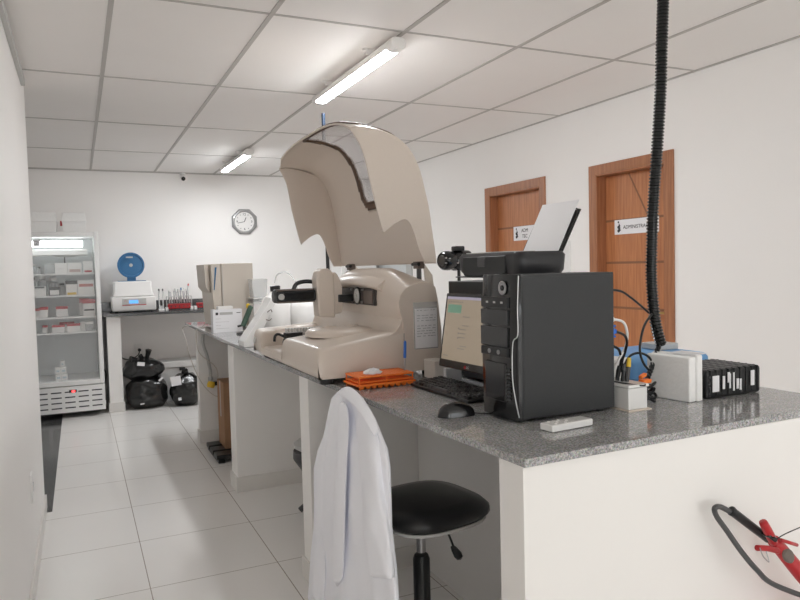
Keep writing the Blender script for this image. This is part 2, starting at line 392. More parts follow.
# farther door
D1, xf = door(1, *doors[1], 'x')
a, b, h = doors[1]
s2 = xf
grooves(D1, xf, a, b, (1.775, 1.44, 1.115))
c1 = sgn(514, 234); y1 = c1.y; y0 = y1-0.40; zc = c1.z
sg = MB(); sg.box(xf-0.004, y0, zc-0.062, xf, y1, zc+0.062, 0)
logo(sg, xf-0.004, y1-0.05, zc, 1.35, 1)
sg.text('ADM', 0.045, (xf-0.0045, y1-0.17, zc+0.022), (0, -1, 0), (0, 0, 1), 1)
sg.text('TEC', 0.045, (xf-0.0045, y1-0.17, zc-0.028), (0, -1, 0), (0, 0, 1), 1)
sg.build('sign', [PAPER, INK], D1, smooth=0, label='white sign with emblem and two short lines of lettering')
hd = MB(); hd.box(xf-0.006, a+0.03, 1.00, xf, a+0.065, 1.17); hd.cyl((xf-0.005, a+0.047, 1.10), (xf-0.045, a+0.047, 1.10), 0.009); hd.cyl((xf-0.045, a+0.045, 1.10), (xf-0.045, a+0.16, 1.10), 0.009)
hd.build('door_handle', BRASS, D1, bev=0.001)
# grey door in the far corner
GD = mat('grey_door_paint', (0.60, 0.62, 0.63), 0.45, noise_scale=5, noise_amt=0.02)
GF = mat('grey_frame_paint', (0.45, 0.45, 0.44), 0.45, noise_scale=5, noise_amt=0.02)
a, b, h = doors[2]
D3 = struct(box(XR+0.02, a+0.014, 0.005, XR+0.06, b-0.014, h-0.014).build('door_3', GD, bev=0.002))
fr = MB(); fr.box(XR-0.02, a-0.14, 0, XR, a, h+0.1); fr.box(XR-0.02, b, 0, XR, b+0.1, h+0.1); fr.box(XR-0.02, a, h, XR, b, h+0.1)
fr.box(XR-0.01, a, 0, XR+0.148, a+0.012, h); fr.box(XR-0.01, b-0.012, 0, XR+0.148, b, h); fr.box(XR-0.01, a+0.012, h-0.012, XR+0.148, b-0.012, h)
fr.build('door_frame', GF, D3, bev=0.003)

# surface conduit along the top of the left wall
m = MB(); m.box(XL, 1.2, CEIL-0.062, XL+0.022, 4.52, CEIL-0.022)
t = tag(m.build('cable_conduit', GREYL, bev=0.003), 'long grey cable conduit fixed along the top of the left wall', 'conduit')
m = MB(); m.box(XL, 3.66, 0.375, XL+0.008, 3.74, 0.51, 0); m.box(XL+0.008, 3.685, 0.42, XL+0.012, 3.715, 0.465, 1)
tag(m.build('wall_socket', [WHITE, WHITEG], bev=0.002), 'small white socket plate low on the left wall', 'socket')
# conduit joint box beside door 1
m = MB(); m.box(XR-0.012, 4.29, 1.30, XR, 4.40, 1.62)
tag(m.build('wall_plate', WHITEG, bev=0.003), 'slim white plate on the right wall between the two wooden doors', 'wall plate')

# ------------------------------------------------------------------ lamps
def lamp(x, y0, y1, label):
    t = thing('ceiling_lamp', label, 'ceiling lamp', (x, (y0+y1)/2, CEIL), 0, 'tube lamps under the ceiling')
    prof = []
    z0 = CEIL-0.052; rx, rz = 0.042, 0.030
    def ring(y, k, zc=z0):
        return [Vector((x+rx*k*math.copysign(abs(math.cos(a))**0.7, math.cos(a)), y, zc+rz*k*math.copysign(abs(math.sin(a))**0.7, math.sin(a)))) for a in [2*PI*i/24 for i in range(24)]]
    MB().rings([ring(y0+0.07, 0.96)[14:23], ring(y1-0.07, 0.96)[14:23]]).build('diffuser', LIGHT, t)
    MB().rings([ring(y0+0.07, 0.96)[22:]+ring(y0+0.07, 0.96)[:15], ring(y1-0.07, 0.96)[22:]+ring(y1-0.07, 0.96)[:15]]).build('reflector', WHITE, t)
    for ya_, yb_ in ((y0, y0+0.07), (y1-0.07, y1)):
        MB().rings([ring(ya_, 0.88 if ya_ == y0 else 1), ring(ya_+0.006, 1), ring(yb_-0.006, 1), ring(yb_, 1 if yb_ < y1 else 0.88)]).build('end_cap', WHITE, t)
    b = MB(); b.box(x-0.016, y0+0.02, CEIL-0.026, x+0.016, y1-0.02, CEIL-0.02); b.build('backing', WHITE, t)
    for yy in (y0+0.3, y1-0.3):
        c = MB(); c.box(x-0.05, yy-0.012, CEIL-0.03, x+0.05, yy+0.012, CEIL-0.0); c.cyl((x-0.05, yy, CEIL-0.012), (x-0.05, yy, CEIL), 0.018)
        c.build('mounting_clip', WHITE, t)
    return t
lamp(1.475, 3.10, 4.36, 'lit white tube lamp above the beige analyser, nearer of the two')
lamp(1.49, 6.40, 7.66, 'lit white tube lamp near the back wall, farther of the two')

# ================================================================== CENTRAL COUNTER
TH = 0.022
edge = [(.889, 6.672), (.892, 4.7), (.908, 3.1), (.926, 2.3), (.935, 1.8), (.955, 1.361)]
poly = edge + [(2.245, 1.385), (2.245, 2.30), (1.66, 2.30), (1.66, 6.672)]
m = MB(); m.prism([(x, y, H-TH) for x, y in poly], (0, 0, TH))
top = tag(m.build('countertop', GRANITE, bev=0.003, smooth=30, loc=(0, 0, 0)), 'grey speckled granite countertop running through the room with a wide near end', 'countertop')
U = H-TH
def stub(x0, y0, x1, y1, z1=U, name='counter_wall', label='', group='white walls carrying the counter'):
    t = thing(name, label, 'support wall', ((x0+x1)/2, (y0+y1)/2, 0))
    box(x0, y0, 0, x1, y1, z1).build('panel', PANELW, t, bev=0.002)
    s = MB(); s.box(x0-0.011, y0-0.011, 0, x1, y0, 0.10); s.box(x0-0.011, y0, 0, x0, y1, 0.10); s.box(x0-0.011, y1, 0, x1, y1+0.011, 0.10)
    s.build('skirting', BASEB, t, bev=0.001)
    return t
stub(0.893, 5.98, 1.46, 6.10, label='white painted wall holding up the far end of the counter, cables on it')
stub(0.893, 4.50, 1.46, 4.68, label='white painted wall under the counter just left of the hanging coat')
stub(0.915, 2.965, 1.46, 3.10, label='white painted wall under the analyser, behind the hanging coat')
t = thing('counter_front_wall', 'large white painted wall closing the near end of the counter', 'support wall', (1.6, 1.43, 0))
box(0.962, 1.378, 0, 2.235, 1.485, U).build('panel', PANELW, t, bev=0.002)
t = thing('counter_back_wall', 'white painted wall closing the knee space behind the black stool', 'support wall', (1.5, 4, 0))
box(1.46, 1.485, 0, 1.52, 6.10, U).build('panel', PANELW, t, bev=0.002)
t = thing('counter_side_wall', 'white painted wall at the door side of the near counter end', 'support wall', (2.2, 1.9, 0))
box(2.155, 1.485, 0, 2.235, 2.27, U).build('panel', PANELW, t, bev=0.002)

# ================================================================== FRIDGE
FX0, FX1, FY0, FY1, FZ = -0.47, 0.205, 7.69, 8.30, 1.885
t = thing('display_fridge', 'tall white glass-door fridge standing against the back wall', 'fridge', (-0.13, 8.0, 0))
b = MB(); w_ = 0.045
b.box(FX0, FY0+0.05, 0.10, FX0+w_, FY1, FZ); b.box(FX1-w_, FY0+0.05, 0.10, FX1, FY1, FZ)
b.box(FX0+w_, FY0+0.05, FZ-0.05, FX1-w_, FY1, FZ); b.box(FX0+w_, FY0+0.05, 0.10, FX1-w_, FY1, 0.37)
b.build('cabinet', WHITEG, t, bev=0.004)
box(FX0+w_, FY1-0.04, 0.37, FX1-w_, FY1-0.001, FZ-0.05).build('rear_lining', INNER, t, smooth=0)
box(FX0+w_, FY0+0.06, 0.045, FX1-w_, FY1-0.03, 0.10).build('plinth', BLACKP, t)
dr = MB(); dz0, dz1 = 0.335, 1.885; sx = 0.042
dr.box(FX0, FY0, dz0, FX0+sx, FY0+0.045, dz1); dr.box(FX1-sx, FY0, dz0, FX1, FY0+0.045, dz1)
dr.box(FX0+sx, FY0, dz0, FX1-sx, FY0+0.045, dz0+0.045); dr.box(FX0+sx, FY0, dz1-0.05, FX1-sx, FY0+0.045, dz1)
dr = dr.build('door', WHITEG, t, bev=0.004)
box(FX0+sx, FY0+0.015, dz0+0.045, FX1-sx, FY0+0.021, dz1-0.05).build('pane', GLASS, dr, smooth=0)
st = MB(); st.box(-0.385, FY0+0.010, 1.745, -0.325, FY0+0.0145, 1.81, 0); st.text('2', 0.06, (-0.355, FY0+0.0095, 1.777), (1, 0, 0), (0, 0, 1), 1)
st.build('sticker', [PAPER, INKG], dr, smooth=0, label='white sticker with the figure 2')
gr = MB(); gr.box(FX0, FY0+0.005, 0.06, FX1, FY0+0.045, 0.325)
gr = gr.build('grille', WHITEG, t, bev=0.006)
for r in range(4):
    for c in range(5):
        x = FX0+0.05+c*0.125; z = 0.105+r*0.053
        if r == 3 and c == 2: pass
        box(x, FY0+0.0035, z, x+0.095, FY0+0.006, z+0.012).build('slot', INK, gr, smooth=0)
box(-0.13, FY0+0.001, 0.262, -0.06, FY0+0.006, 0.29).build('display_bezel', BLACKP, gr, smooth=0)
box(-0.105, FY0-0.0005, 0.267, -0.075, FY0+0.002, 0.285).build('red_display', LEDR, gr, smooth=0)
for z in (1.455, 1.232, 1.012, 0.855, 0.40):
    s = MB()
    if z > 0.5:
        s.box(FX0+w_+0.005, FY0+0.075, z, FX1-w_-0.005, FY0+0.087, z+0.016)
        for k in range(22):
            x = FX0+w_+0.02+k*0.0255; s.box(x, FY0+0.087, z+0.008, x+0.004, FY1-0.05, z+0.012)
    else: s.box(FX0+w_, FY0+0.06, z-0.03, FX1-w_, FY1-0.045, z-0.018)
    s.build('shelf', WHITEG, t, smooth=0)
cn = MB(); cn.box(FX0+w_, FY0+0.10, 1.655, FX1-w_-0.06, FY0+0.40, 1.715)
cn.build('evaporator_cover', WHITE, t, bev=0.006)
fn = MB(); fn.lathe([(0.10, 0), (0.10, 0.01), (0.03, 0.012)], (-0.11, FY0+0.22, 1.643), (0, 0, 1), 24)
for k in range(3): fn.lathe([(0.085-0.025*k, -0.003), (0.08-0.025*k, -0.003), (0.08-0.025*k, 0.0), (0.085-0.025*k, 0.0)], (-0.11, FY0+0.22, 1.643), (0, 0, 1), 24)
fn.build('fan_guard', GREYL, t)
box(-0.40, FY0+0.085, 1.735, 0.06, FY0+0.12, 1.80).build('lamp_tube', LEDW, t, bev=0.008)
MB().cyl((-0.12, FY1-0.05, 1.66), (-0.12, FY1-0.05, 1.48), 0.006).build('sensor_rod', GREYP, t)
MB().tube([(FX1-0.01, FY1-0.02, 0.45), (FX1+0.03, FY1-0.01, 0.35), (FX1+0.015, FY1, 0.2), (FX1+0.02, FY1, 0.05)], 0.005).build('power_cord', BLACKP, t)

# foam boxes on the fridge
def foam_box(x0, x1, lab):
    z = FZ; t = thing('foam_box', lab, 'box', ((x0+x1)/2, 7.87, z), 0, 'foam boxes on top of the fridge')
    def fr(x0, x1, y0, y1, z0, z1, k):
        return MB().rings([[Vector((x0+k, y0+k, z0)), Vector((x1-k, y0+k, z0)), Vector((x1-k, y1-k, z0)), Vector((x0+k, y1-k, z0))],
                           [Vector((x0, y0, z1)), Vector((x1, y0, z1)), Vector((x1, y1, z1)), Vector((x0, y1, z1))]])
    fr(x0+0.004, x1-0.004, 7.76, 7.98, z, z+0.105, 0.006).build('body', STYRO, t, bev=0.004)
    l = MB().rings([[Vector((x0, 7.755, z+0.106)), Vector((x1, 7.755, z+0.106)), Vector((x1, 7.985, z+0.106)), Vector((x0, 7.985, z+0.106))],
                    [Vector((x0+0.014, 7.765, z+0.20)), Vector((x1-0.014, 7.765, z+0.20)), Vector((x1-0.014, 7.975, z+0.20)), Vector((x0+0.014, 7.975, z+0.20))]])
    l.build('lid', STYRO, t, bev=0.004)
    box(x0-0.014, 7.83, z+0.07, x0+0.004, 7.86, z+0.12).build('clasp', REDP, t)
foam_box(-0.405, -0.165, 'white foam box on top of the fridge, left of the pair')
foam_box(-0.125, 0.105, 'white foam box on top of the fridge, right of the pair')

# fridge contents
def fbox(u0, u1, v0, v1, z, y, depth, label, mats=(WHITE,), lid=None, stripe=None, text=None, cat='box', grp='packs in the display fridge', name='reagent_box'):
    p = ya(u0, v1, y); q = ya(u1, v0, y); h = (v1-v0)*y/FPX/0.93
    x0, x1 = p.x, q.x
    t = thing(name, label, cat, ((x0+x1)/2, y+depth/2, z), 0, grp)
    box(x0, y, z, x1, y+depth, z+h*(0.75 if lid else 1)).build('body', mats[0], t, bev=0.002)
    if lid: box(x0-0.003, y-0.003, z+h*0.75, x1+0.003, y+depth+0.003, z+h).build('lid', lid, t, bev=0.002)
    if stripe: box(x0+0.01, y-0.0015, z+h*stripe[0], x1-0.01, y, z+h*stripe[1]).build('printed_band', stripe[2], t, smooth=0)
    return t
def jar(u, y, z, r, h, label, body=CLEAR, cap=WHITE):
    x = ya(u, 300, y).x
    t = thing('jar', label, 'jar', (x, y, z), 0, 'packs in the display fridge')
    MB().lathe([(r*0.9, 0), (r, 0.006), (r, h*0.7), (r*0.6, h*0.8), (r*0.6, h*0.84)], (x, y, z)).build('body', body, t)
    MB().lathe([(r*0.68, h*0.84), (r*0.7, h*0.86), (r*0.7, h)], (x, y, z)).build('cap', cap, t)
zt = 1.472
jar(35.5, 7.84, zt, 0.025, 0.10, 'clear round jar at the left end of the top fridge shelf')
jar(40.5, 7.84, zt, 0.020, 0.07, 'small clear jar with grey cap on the top fridge shelf', cap=GREYP)
fbox(44.5, 54.5, 265, 273.3, zt, 7.80, 0.12, 'clear plastic tray beside the white boxes on the top fridge shelf', (CLEAR,))
fbox(55, 67.5, 269, 273.3, zt, 7.79, 0.12, 'flat white box on the top fridge shelf, lower of the left pair')
fbox(55, 67.5, 264.6, 268.8, zt+0.053, 7.79, 0.12, 'flat white box on the top fridge shelf, upper of the left pair')
fbox(68.5, 81.5, 269, 273.3, zt, 7.79, 0.12, 'flat white box with pink print on the top fridge shelf', stripe=(0.2, 0.75, mat('pink_print', (0.6, 0.45, 0.42), 0.6)))
fbox(68.5, 81.5, 264.6, 268.8, zt+0.053, 7.79, 0.12, 'flat plain white box lying on the pink printed one')
fbox(83.5, 92.5, 263, 273, zt, 7.79, 0.12, 'taller white box at the right end of the top fridge shelf', stripe=(0.05, 0.2, REDP))
zt = 1.249
jar(33.5, 7.92, zt, 0.03, 0.19, 'jar with large black cap at the left of the second shelf', cap=BLACKP)
jar(43, 8.02, zt, 0.045, 0.20, 'big clear jar behind the white box on the second shelf')
jar(54, 8.02, zt, 0.045, 0.18, 'clear jar behind the black box on the second shelf')
jar(62.5, 7.9, zt, 0.032, 0.12, 'grey jar with black cap near the middle of the second shelf', body=GREYL, cap=BLACKP)
fbox(34, 45.5, 288, 296, zt, 7.79, 0.10, 'white box with dark printed top on the second shelf', stripe=(0.8, 0.98, INK))
fbox(49, 60, 289, 296, zt, 7.79, 0.10, 'black and white box on the second fridge shelf', (GREYP,), stripe=(0.1, 0.65, WHITE))
fbox(66.5, 77, 284, 296, zt, 7.79, 0.10, 'white box with yellow foot and black top on the second shelf', lid=GREYP, stripe=(0.02, 0.18, YELLOW))
fbox(78.5, 94, 284, 296, zt, 7.79, 0.10, 'large white box with red lettering and pale blue foot', stripe=(0.55, 0.75, mat('red_lettering', (0.55, 0.2, 0.18), 0.6)))
zt = 1.029
fbox(33, 40, 309.5, 317, zt, 7.86, 0.10, 'small red-lidded box at the left end of the third shelf', lid=REDP)
fbox(40.3, 47.5, 308.3, 317, zt, 7.80, 0.10, 'small red-lidded box second from left on the third shelf', lid=REDP)
fbox(56.5, 67.5, 308, 316.5, zt, 7.84, 0.10, 'red-lidded box alone in the middle of the third shelf', lid=REDP)
fbox(80, 89, 302.5, 316.5, zt, 7.95, 0.10, 'tall red-lidded box behind its twin on the third shelf', lid=REDP)
fbox(83.5, 95, 303.5, 317.5, zt, 7.79, 0.10, 'tall white red-lidded box at the right end of the third shelf', lid=REDP, stripe=(0.3, 0.4, INK))
zt = 0.872
fbox(43, 47.5, 327, 333, zt, 7.84, 0.06, 'tiny red-lidded box at the left of the fourth shelf', lid=REDP)
fbox(52.5, 64.5, 327.5, 333.5, zt, 7.79, 0.10, 'flat red-lidded box left of centre on the fourth shelf', lid=REDP)
fbox(60, 74, 323, 330, zt, 7.98, 0.10, 'red-lidded box standing at the rear of the fourth shelf', lid=REDP)
fbox(67.5, 80, 327, 333.5, zt, 7.79, 0.10, 'flat red-lidded box right of centre on the fourth shelf', lid=REDP)
fbox(81, 85, 325.5, 333, zt, 7.84, 0.08, 'narrow white box on the fourth fridge shelf')
fbox(86, 93, 325.5, 333, zt, 7.82, 0.08, 'clear box with pale lid at the right of the fourth shelf', (CLEAR,), lid=WHITE)
zb = 0.383
for i, (u0, u1, k, lab) in enumerate([(37, 42.5, 0, 'lowest left small white pack in the bottom of the fridge'), (43, 49, 0, 'lowest right small white pack in the bottom of the fridge'),
                                   (37, 42, 1, 'second-layer left white pack in the bottom of the fridge'), (42.5, 48, 1, 'second-layer right white pack in the bottom of the fridge'),
                                   (42.5, 46.5, 2, 'topmost white pack in the bottom of the fridge')]):
    fbox(u0, u1, 0, 5.0, zb+k*0.068, 7.79, 0.08, lab, stripe=(0.3, 0.6, mat('pale_blue_print', (0.5, 0.6, 0.66), 0.6) if 'pale_blue_print' not in MATS else MATS['pale_blue_print']))

# ================================================================== BACK COUNTER
BZ = 1.038
m = MB(); m.box(0.215, 7.74, BZ-0.03, 2.0, YB-0.001, BZ)
bc = thing('back_worktop', 'dark granite worktop along the back wall beside the fridge', 'countertop', (1.1, 8.05, BZ-0.03))
m.build('slab', DGRANITE, bc, bev=0.002)
box(0.215, YB-0.022, BZ, 2.0, YB-0.001, BZ+0.10).build('splashback', DGRANITE, bc, bev=0.002)
t = thing('worktop_post', 'white painted post carrying the back worktop beside the fridge', 'support wall', (0.32, 8.0, 0))
box(0.25, 7.79, 0, 0.385, 8.36, BZ-0.03).build('panel', PANELW, t, bev=0.002)
s = MB(); s.box(0.239, 7.779, 0, 0.396, 7.79, 0.10); s.box(0.385, 7.79, 0, 0.396, 8.35, 0.10); s.box(0.239, 7.79, 0, 0.25, 8.35, 0.10)
s.build('skirting', BASEB, t, bev=0.001)
t = thing('worktop_post', 'white painted post under the far end of the back worktop', 'support wall', (1.9, 8.0, 0))
box(1.85, 7.79, 0, 1.98, 8.36, BZ-0.03).build('panel', PANELW, t, bev=0.002)

# centrifuge
t = thing('centrifuge', 'white benchtop centrifuge with its round blue lid standing open', 'centrifuge', (0.53, 8.05, BZ))
cx, yf = 0.535, 7.86
lo = MB(); lo.rings([[Vector((cx+sx*w, yy, z)) for sx, yy in ((-1, y0), (1, y0), (1, 8.26), (-1, 8.26))] for w, y0, z in ((0.215, yf+0.01, BZ+0.012), (0.222, yf, BZ+0.03), (0.222, yf+0.005, BZ+0.165))])
lo.build('base_housing', WHITE, t, bev=0.012, seg=3)
hi = MB(); hi.rings([[Vector((cx+sx*w, yy, z)) for sx, yy in ((-1, y0), (1, y0), (1, 8.25), (-1, 8.25))] for w, y0, z in ((0.208, yf+0.015, BZ+0.168), (0.192, yf+0.03, BZ+0.22), (0.186, yf+0.05, BZ+0.33))])
hi.build('upper_housing', WHITE, t, bev=0.014, seg=3)
lid = MB(); lc = Vector((cx, 8.13, BZ+0.505))
lid.lathe([(0.0, -0.02), (0.125, -0.02), (0.14, -0.012), (0.14, 0.015), (0.122, 0.015), (0.118, 0.004), (0.0, 0.004)], lc, (0, -1, 0.12), 40)
lid = lid.build('lid', BLUE, t, smooth=35)
MB().lathe([(0.0, 0.004), (0.018, 0.004), (0.018, 0.014), (0, 0.016)], lc, (0, -1, 0.12), 20).build('hub', GREYL, lid)
box(cx-0.05, 8.09, BZ+0.585, cx+0.02, 8.105, BZ+0.60).build('maker_plate', GREYL, lid, bev=0.003)
hg = MB(); hg.box(cx-0.14, 8.0, BZ+0.33, cx+0.14, 8.2, BZ+0.336, 0); hg.box(cx-0.045, 8.11, BZ+0.336, cx+0.045, 8.15, BZ+0.375, 0)
hg.build('lid_hinge', BLUE, t, bev=0.002)
pn = MB(); pn.box(cx-0.12, yf-0.001, BZ+0.075, cx+0.12, yf+0.004, BZ+0.145, 0); pn.box(cx-0.12, yf-0.002, BZ+0.075, cx+0.12, yf+0.002, BZ+0.082, 1)
pn.text('ooo', 0.02, (cx-0.085, yf-0.002, BZ+0.125), (1, 0, 0), (0, 0, 1), 1)
pn = pn.build('control_panel', [GREYL, REDP], t, smooth=0)
box(cx-0.05, yf-0.003, BZ+0.095, cx+0.04, yf-0.0005, BZ+0.13).build('display', LCDB, pn, smooth=0)
for sx in (-1, 1):
    for yy in (7.9, 8.2): MB().cyl((cx+sx*0.18, yy, BZ), (cx+sx*0.18, yy, BZ+0.016), 0.014).build('foot', BLACKP, t)

# tubes, racks on back worktop
def wire_rack(x0, x1, y, label):
    t = thing('tube_rack', label, 'rack', ((x0+x1)/2, y, BZ), 0, 'red tube racks on the back worktop')
    m = MB(); m.box(x0, y-0.035, BZ+0.012, x1, y+0.035, BZ+0.02); m.box(x0, y-0.035, BZ+0.055, x1, y-0.032, BZ+0.07); m.box(x0, y-0.035, BZ+0.012, x1, y-0.032, BZ+0.05)
    m.box(x0, y+0.032, BZ+0.012, x1, y+0.035, BZ+0.07); m.box(x0, y-0.035, BZ+0.066, x1, y+0.035, BZ+0.07)
    m.build('red_base', RED, t, bev=0.001)
    for x in (x0-0.014, x1+0.014): box(x-0.014, y-0.03, BZ, x+0.014, y+0.03, BZ+0.035).build('end_foot', WHITE, t, bev=0.003)
    k = MB()
    n = 5
    for i in range(n): k.cyl((x0+0.03+i*(x1-x0-0.06)/(n-1), y-0.037, BZ+0.04), (x0+0.03+i*(x1-x0-0.06)/(n-1), y-0.0345, BZ+0.04), 0.008, 10)
    k.build('rack_holes', INK, t)
    return t
t = wire_rack(0.885, 1.12, 7.93, 'red tube rack full of blood tubes beside the centrifuge')
f = MB()
for x in (0.872, 1.135):
    for yy in (7.90, 7.96): f.cyl((x, yy, BZ+0.03), (x, yy, BZ+0.15), 0.003, 6)
for yy in (7.90, 7.96): f.cyl((0.872, yy, BZ+0.15), (1.135, yy, BZ+0.15), 0.003, 6)
f.build('wire_frame', GREYL, t)
wire_rack(1.19, 1.33, 7.93, 'short empty red tube rack partly behind the tall beige instrument')
caps = [WHITE, GREYL, RED, BLUE, WHITE, GREYL]
def tube_(x, y, z, h, tilt, cap, label, grp='tubes in the racks on the back worktop', bloody=True):
    t = thing('blood_tube', label, 'test tube', (x, y, z), 0, grp, local=True)
    t.rotation_euler = (tilt[0], tilt[1], 0)
    MB().lathe([(0.001, 0), (0.006, 0.004), (0.0075, 0.01), (0.0075, h)], (0, 0, 0), (0, 0, 1), 10).build('glass', TUBEG, t)
    if bloody: MB().lathe([(0.001, 0.003), (0.0055, 0.006), (0.006, 0.012), (0.006, h*0.45)], (0, 0, 0), (0, 0, 1), 10).build('blood', MATS['dark_blood'], t)
    MB().lathe([(0.0085, h-0.004), (0.0085, h+0.018), (0.006, h+0.02)], (0, 0, 0), (0, 0, 1), 10).build('cap', cap, t)
    return t
mat('dark_blood', (0.12, 0.012, 0.015), 0.35, noise_scale=40, noise_amt=0.05)
xs = [0.90+i*0.0265 for i in range(9)]
lab_t = 'blood tube with pale cap standing in the red wire-framed rack'
for i, x in enumerate(xs):
    for j, yy in enumerate((7.915, 7.945)):
        if (i+j) % 3 == 2: continue
        tube_(x, yy, BZ+0.075, 0.13+0.02*random.random(), (random.uniform(-.08, .08), random.uniform(-.12, .12)), random.choice([WHITE, GREYL]), lab_t)
tube_(xs[3]+0.03, 7.90, BZ+0.085, 0.14, (0, 0.1), BLUE, 'blood tube with blue cap standing among the pale capped ones')
tube_(xs[6]+0.015, 7.90, BZ+0.13, 0.14, (0, 0.2), RED, 'blood tube with red cap rising above the others in the rack')
def stand_tube(x, label):
    tube_(x, 7.93, BZ+0.02, 0.20, (0, 0), INK, label, grp='two thin tubes beside the centrifuge', bloody=False)
t = thing('tube_holder', 'small white holder with two thin tubes beside the centrifuge', 'holder', (0.815, 7.93, BZ))
box(0.785, 7.90, BZ, 0.845, 7.96, BZ+0.02).build('block', WHITE, t, bev=0.002)
box(0.79, 7.91, BZ+0.02, 0.84, 7.95, BZ+0.055).build('clear_cup', CLEAR, t, bev=0.002)
stand_tube(0.795, 'thin dark-capped tube in the white holder, nearer the centrifuge')
stand_tube(0.835, 'thin dark-capped tube in the white holder, nearer the red rack')

# CCTV dome, clock
t = thing('ceiling_camera', 'tiny white security camera with black lens under the ceiling at the back wall', 'camera', (1.15, YB-0.04, CEIL))
MB().lathe([(0.032, 0), (0.034, -0.02), (0.03, -0.028)], (1.15, YB-0.045, CEIL-0.001)).build('mount', WHITE, t)
MB().lathe([(0.03, 0), (0.03, 0.05), (0.02, 0.055)], (1.15, YB-0.05, CEIL-0.055), (0, -1, -0.4)).build('housing', WHITE, t)
MB().lathe([(0.024, 0.054), (0.02, 0.066), (0.008, 0.072)], (1.15, YB-0.05, CEIL-0.055), (0, -1, -0.4)).build('lens', BLACKG, t)

cc = Vector((1.853, YB-0.001, 2.043)); R8 = 0.162
t = thing('wall_clock', 'octagonal grey wall clock with white face on the back wall', 'clock', tuple(cc))
fr = MB(); rings = []
for r, d in ((R8, 0), (R8, 0.022), (R8*0.93, 0.034), (R8*0.84, 0.036), (R8*0.77, 0.024), (R8*0.74, 0.012)):
    rg = []
    for k in range(32):
        a_ = 2*PI*k/32
        oc = math.cos(PI/8)/math.cos(((a_+PI/8) % (PI/4))-PI/8)
        tt = 0 if r > R8*0.85 else 1
        rr = r*((1-tt)*oc + tt*0.97)
        rg.append(cc+Vector((rr*math.cos(a_), -d, rr*math.sin(a_))))
    rings.append(rg)
fr.rings(rings, cap=False); fr.build('frame', SATIN, t, smooth=50)
fc = MB(); fc.cyl(cc+Vector((0, -0.002, 0)), cc+Vector((0, -0.012, 0)), R8*0.76, 40, 0)
for s_, a_ in (('12', 90), ('3', 0), ('6', -90), ('9', 180)):
    p = cc+Vector((0.088*math.cos(math.radians(a_)), -0.0125, 0.088*math.sin(math.radians(a_))))
    fc.text(s_, 0.04, p, (1, 0, 0), (0, 0, 1), 1)
for k in range(12):
    if k % 3:
        a_ = k*PI/6; p = cc+Vector((0.092*math.cos(a_), -0.012, 0.092*math.sin(a_)))
        fc.cyl(p, p+Vector((0, -0.001, 0)), 0.005, 8, 1)
fc.build('face', [WHITE, INK], t, smooth=30)
def hand(deg, L, w):
    a_ = math.radians(90-deg); d = Vector((math.cos(a_), 0, math.sin(a_))); n_ = Vector((-math.sin(a_), 0, math.cos(a_)))
    c_ = cc+Vector((0, -0.015, 0))+d*L/2
    MB().obox(c_, d, n_, (0, 1, 0), L/2, w, 0.001).build('hand', INK, t, smooth=0)
hand(258, 0.085, 0.003); hand(22, 0.055, 0.004)

# white cabinet in far corner behind the analyser
t = thing('tall_cabinet', 'tall white cabinet with small dark lock in the far corner', 'cabinet', (3.15, 8.15, 0))
cb = MB(); cb.box(2.93, 7.95, 0.0, 3.40, 8.35, 1.545); cb.build('body', WHITEG, t, bev=0.012, seg=3)
box(2.955, 7.935, 0.06, 3.385, 7.95, 1.52).build('door', WHITE, t, bev=0.006)
box(2.985, 7.920, 1.33, 3.015, 7.936, 1.41).build('lock', GREYP, t, bev=0.004)
MB().lathe([(0.045, 0), (0.045, 0.03), (0.02, 0.05)], (2.985, 8.05, 1.545)).build('cap', WHITE, t)

# ================================================================== BAGS AND FOAM BOX UNDER BACK WORKTOP
def bag(c, r, seed, label, squash=1.0, neck=None, papers=()):
    t = thing('bin_bag', label, 'bin bag', (c[0], c[1], c[2]), 0, 'black bin bags under the back worktop')
    m = MB(); n, k = 40, 28; rings = []
    for i in range(k+1):
        th = PI*i/k; rg = []
        for j in range(n):
            ph = 2*PI*j/n
            d = Vector((math.sin(th)*math.cos(ph), math.sin(th)*math.sin(ph), -math.cos(th)))
            q = d*1.0
            s_ = 1+0.16*noise.noise(d*1.7+Vector((seed, 0, 0)))+0.07*noise.noise(d*4+Vector((0, seed, 0)))+0.035*abs(noise.noise(d*9+Vector((0, 0, seed))))
            p = Vector((d.x*r[0], d.y*r[1], d.z*r[2]))*s_
            p = Vector((math.copysign(abs(p.x/r[0])**0.85, p.x)*r[0], math.copysign(abs(p.y/r[1])**0.85, p.y)*r[1], p.z))
            z = max(p.z, -r[2]*0.86)
            rg.append(Vector((c[0]+p.x, c[1]+p.y, c[2]+r[2]*0.86+z)))
        rings.append(rg)
    m.rings(rings); m.build('sack', BAG, t, smooth=180, sub=1)
    topz = c[2]+r[2]*1.86
    if neck:
        nb = MB()
        for (dx, dy, h_, w) in neck:
            a = Vector((c[0]+dx*0.3, c[1]-0.02, topz-0.05)); b = Vector((c[0]+dx, c[1]+dy, topz+h_))
            nb.tube([a, (a+b)/2+Vector((0.01, 0, 0.01)), b], w, 8, 0, 4, lambda q, w=w: w*(0.5+0.8*q))
        nb.build('knot', BAG, t, smooth=180)
    for (u, v, y, w, h_, rot) in papers:
        p = ya(u, v, y); MB().obox(p, (math.cos(rot), 0, math.sin(rot)), (-math.sin(rot), 0, math.cos(rot)), (0, 1, 0), w, h_, 0.001).build('paper_tag', PAPER, t, smooth=0)
    return t
bag((0.625, 7.93, 0.0), (0.225, 0.20, 0.185), 3.1, 'large black bin bag on the floor, beneath another one', papers=[(142.5, 404, 7.70, 0.02, 0.006, 0.1)])
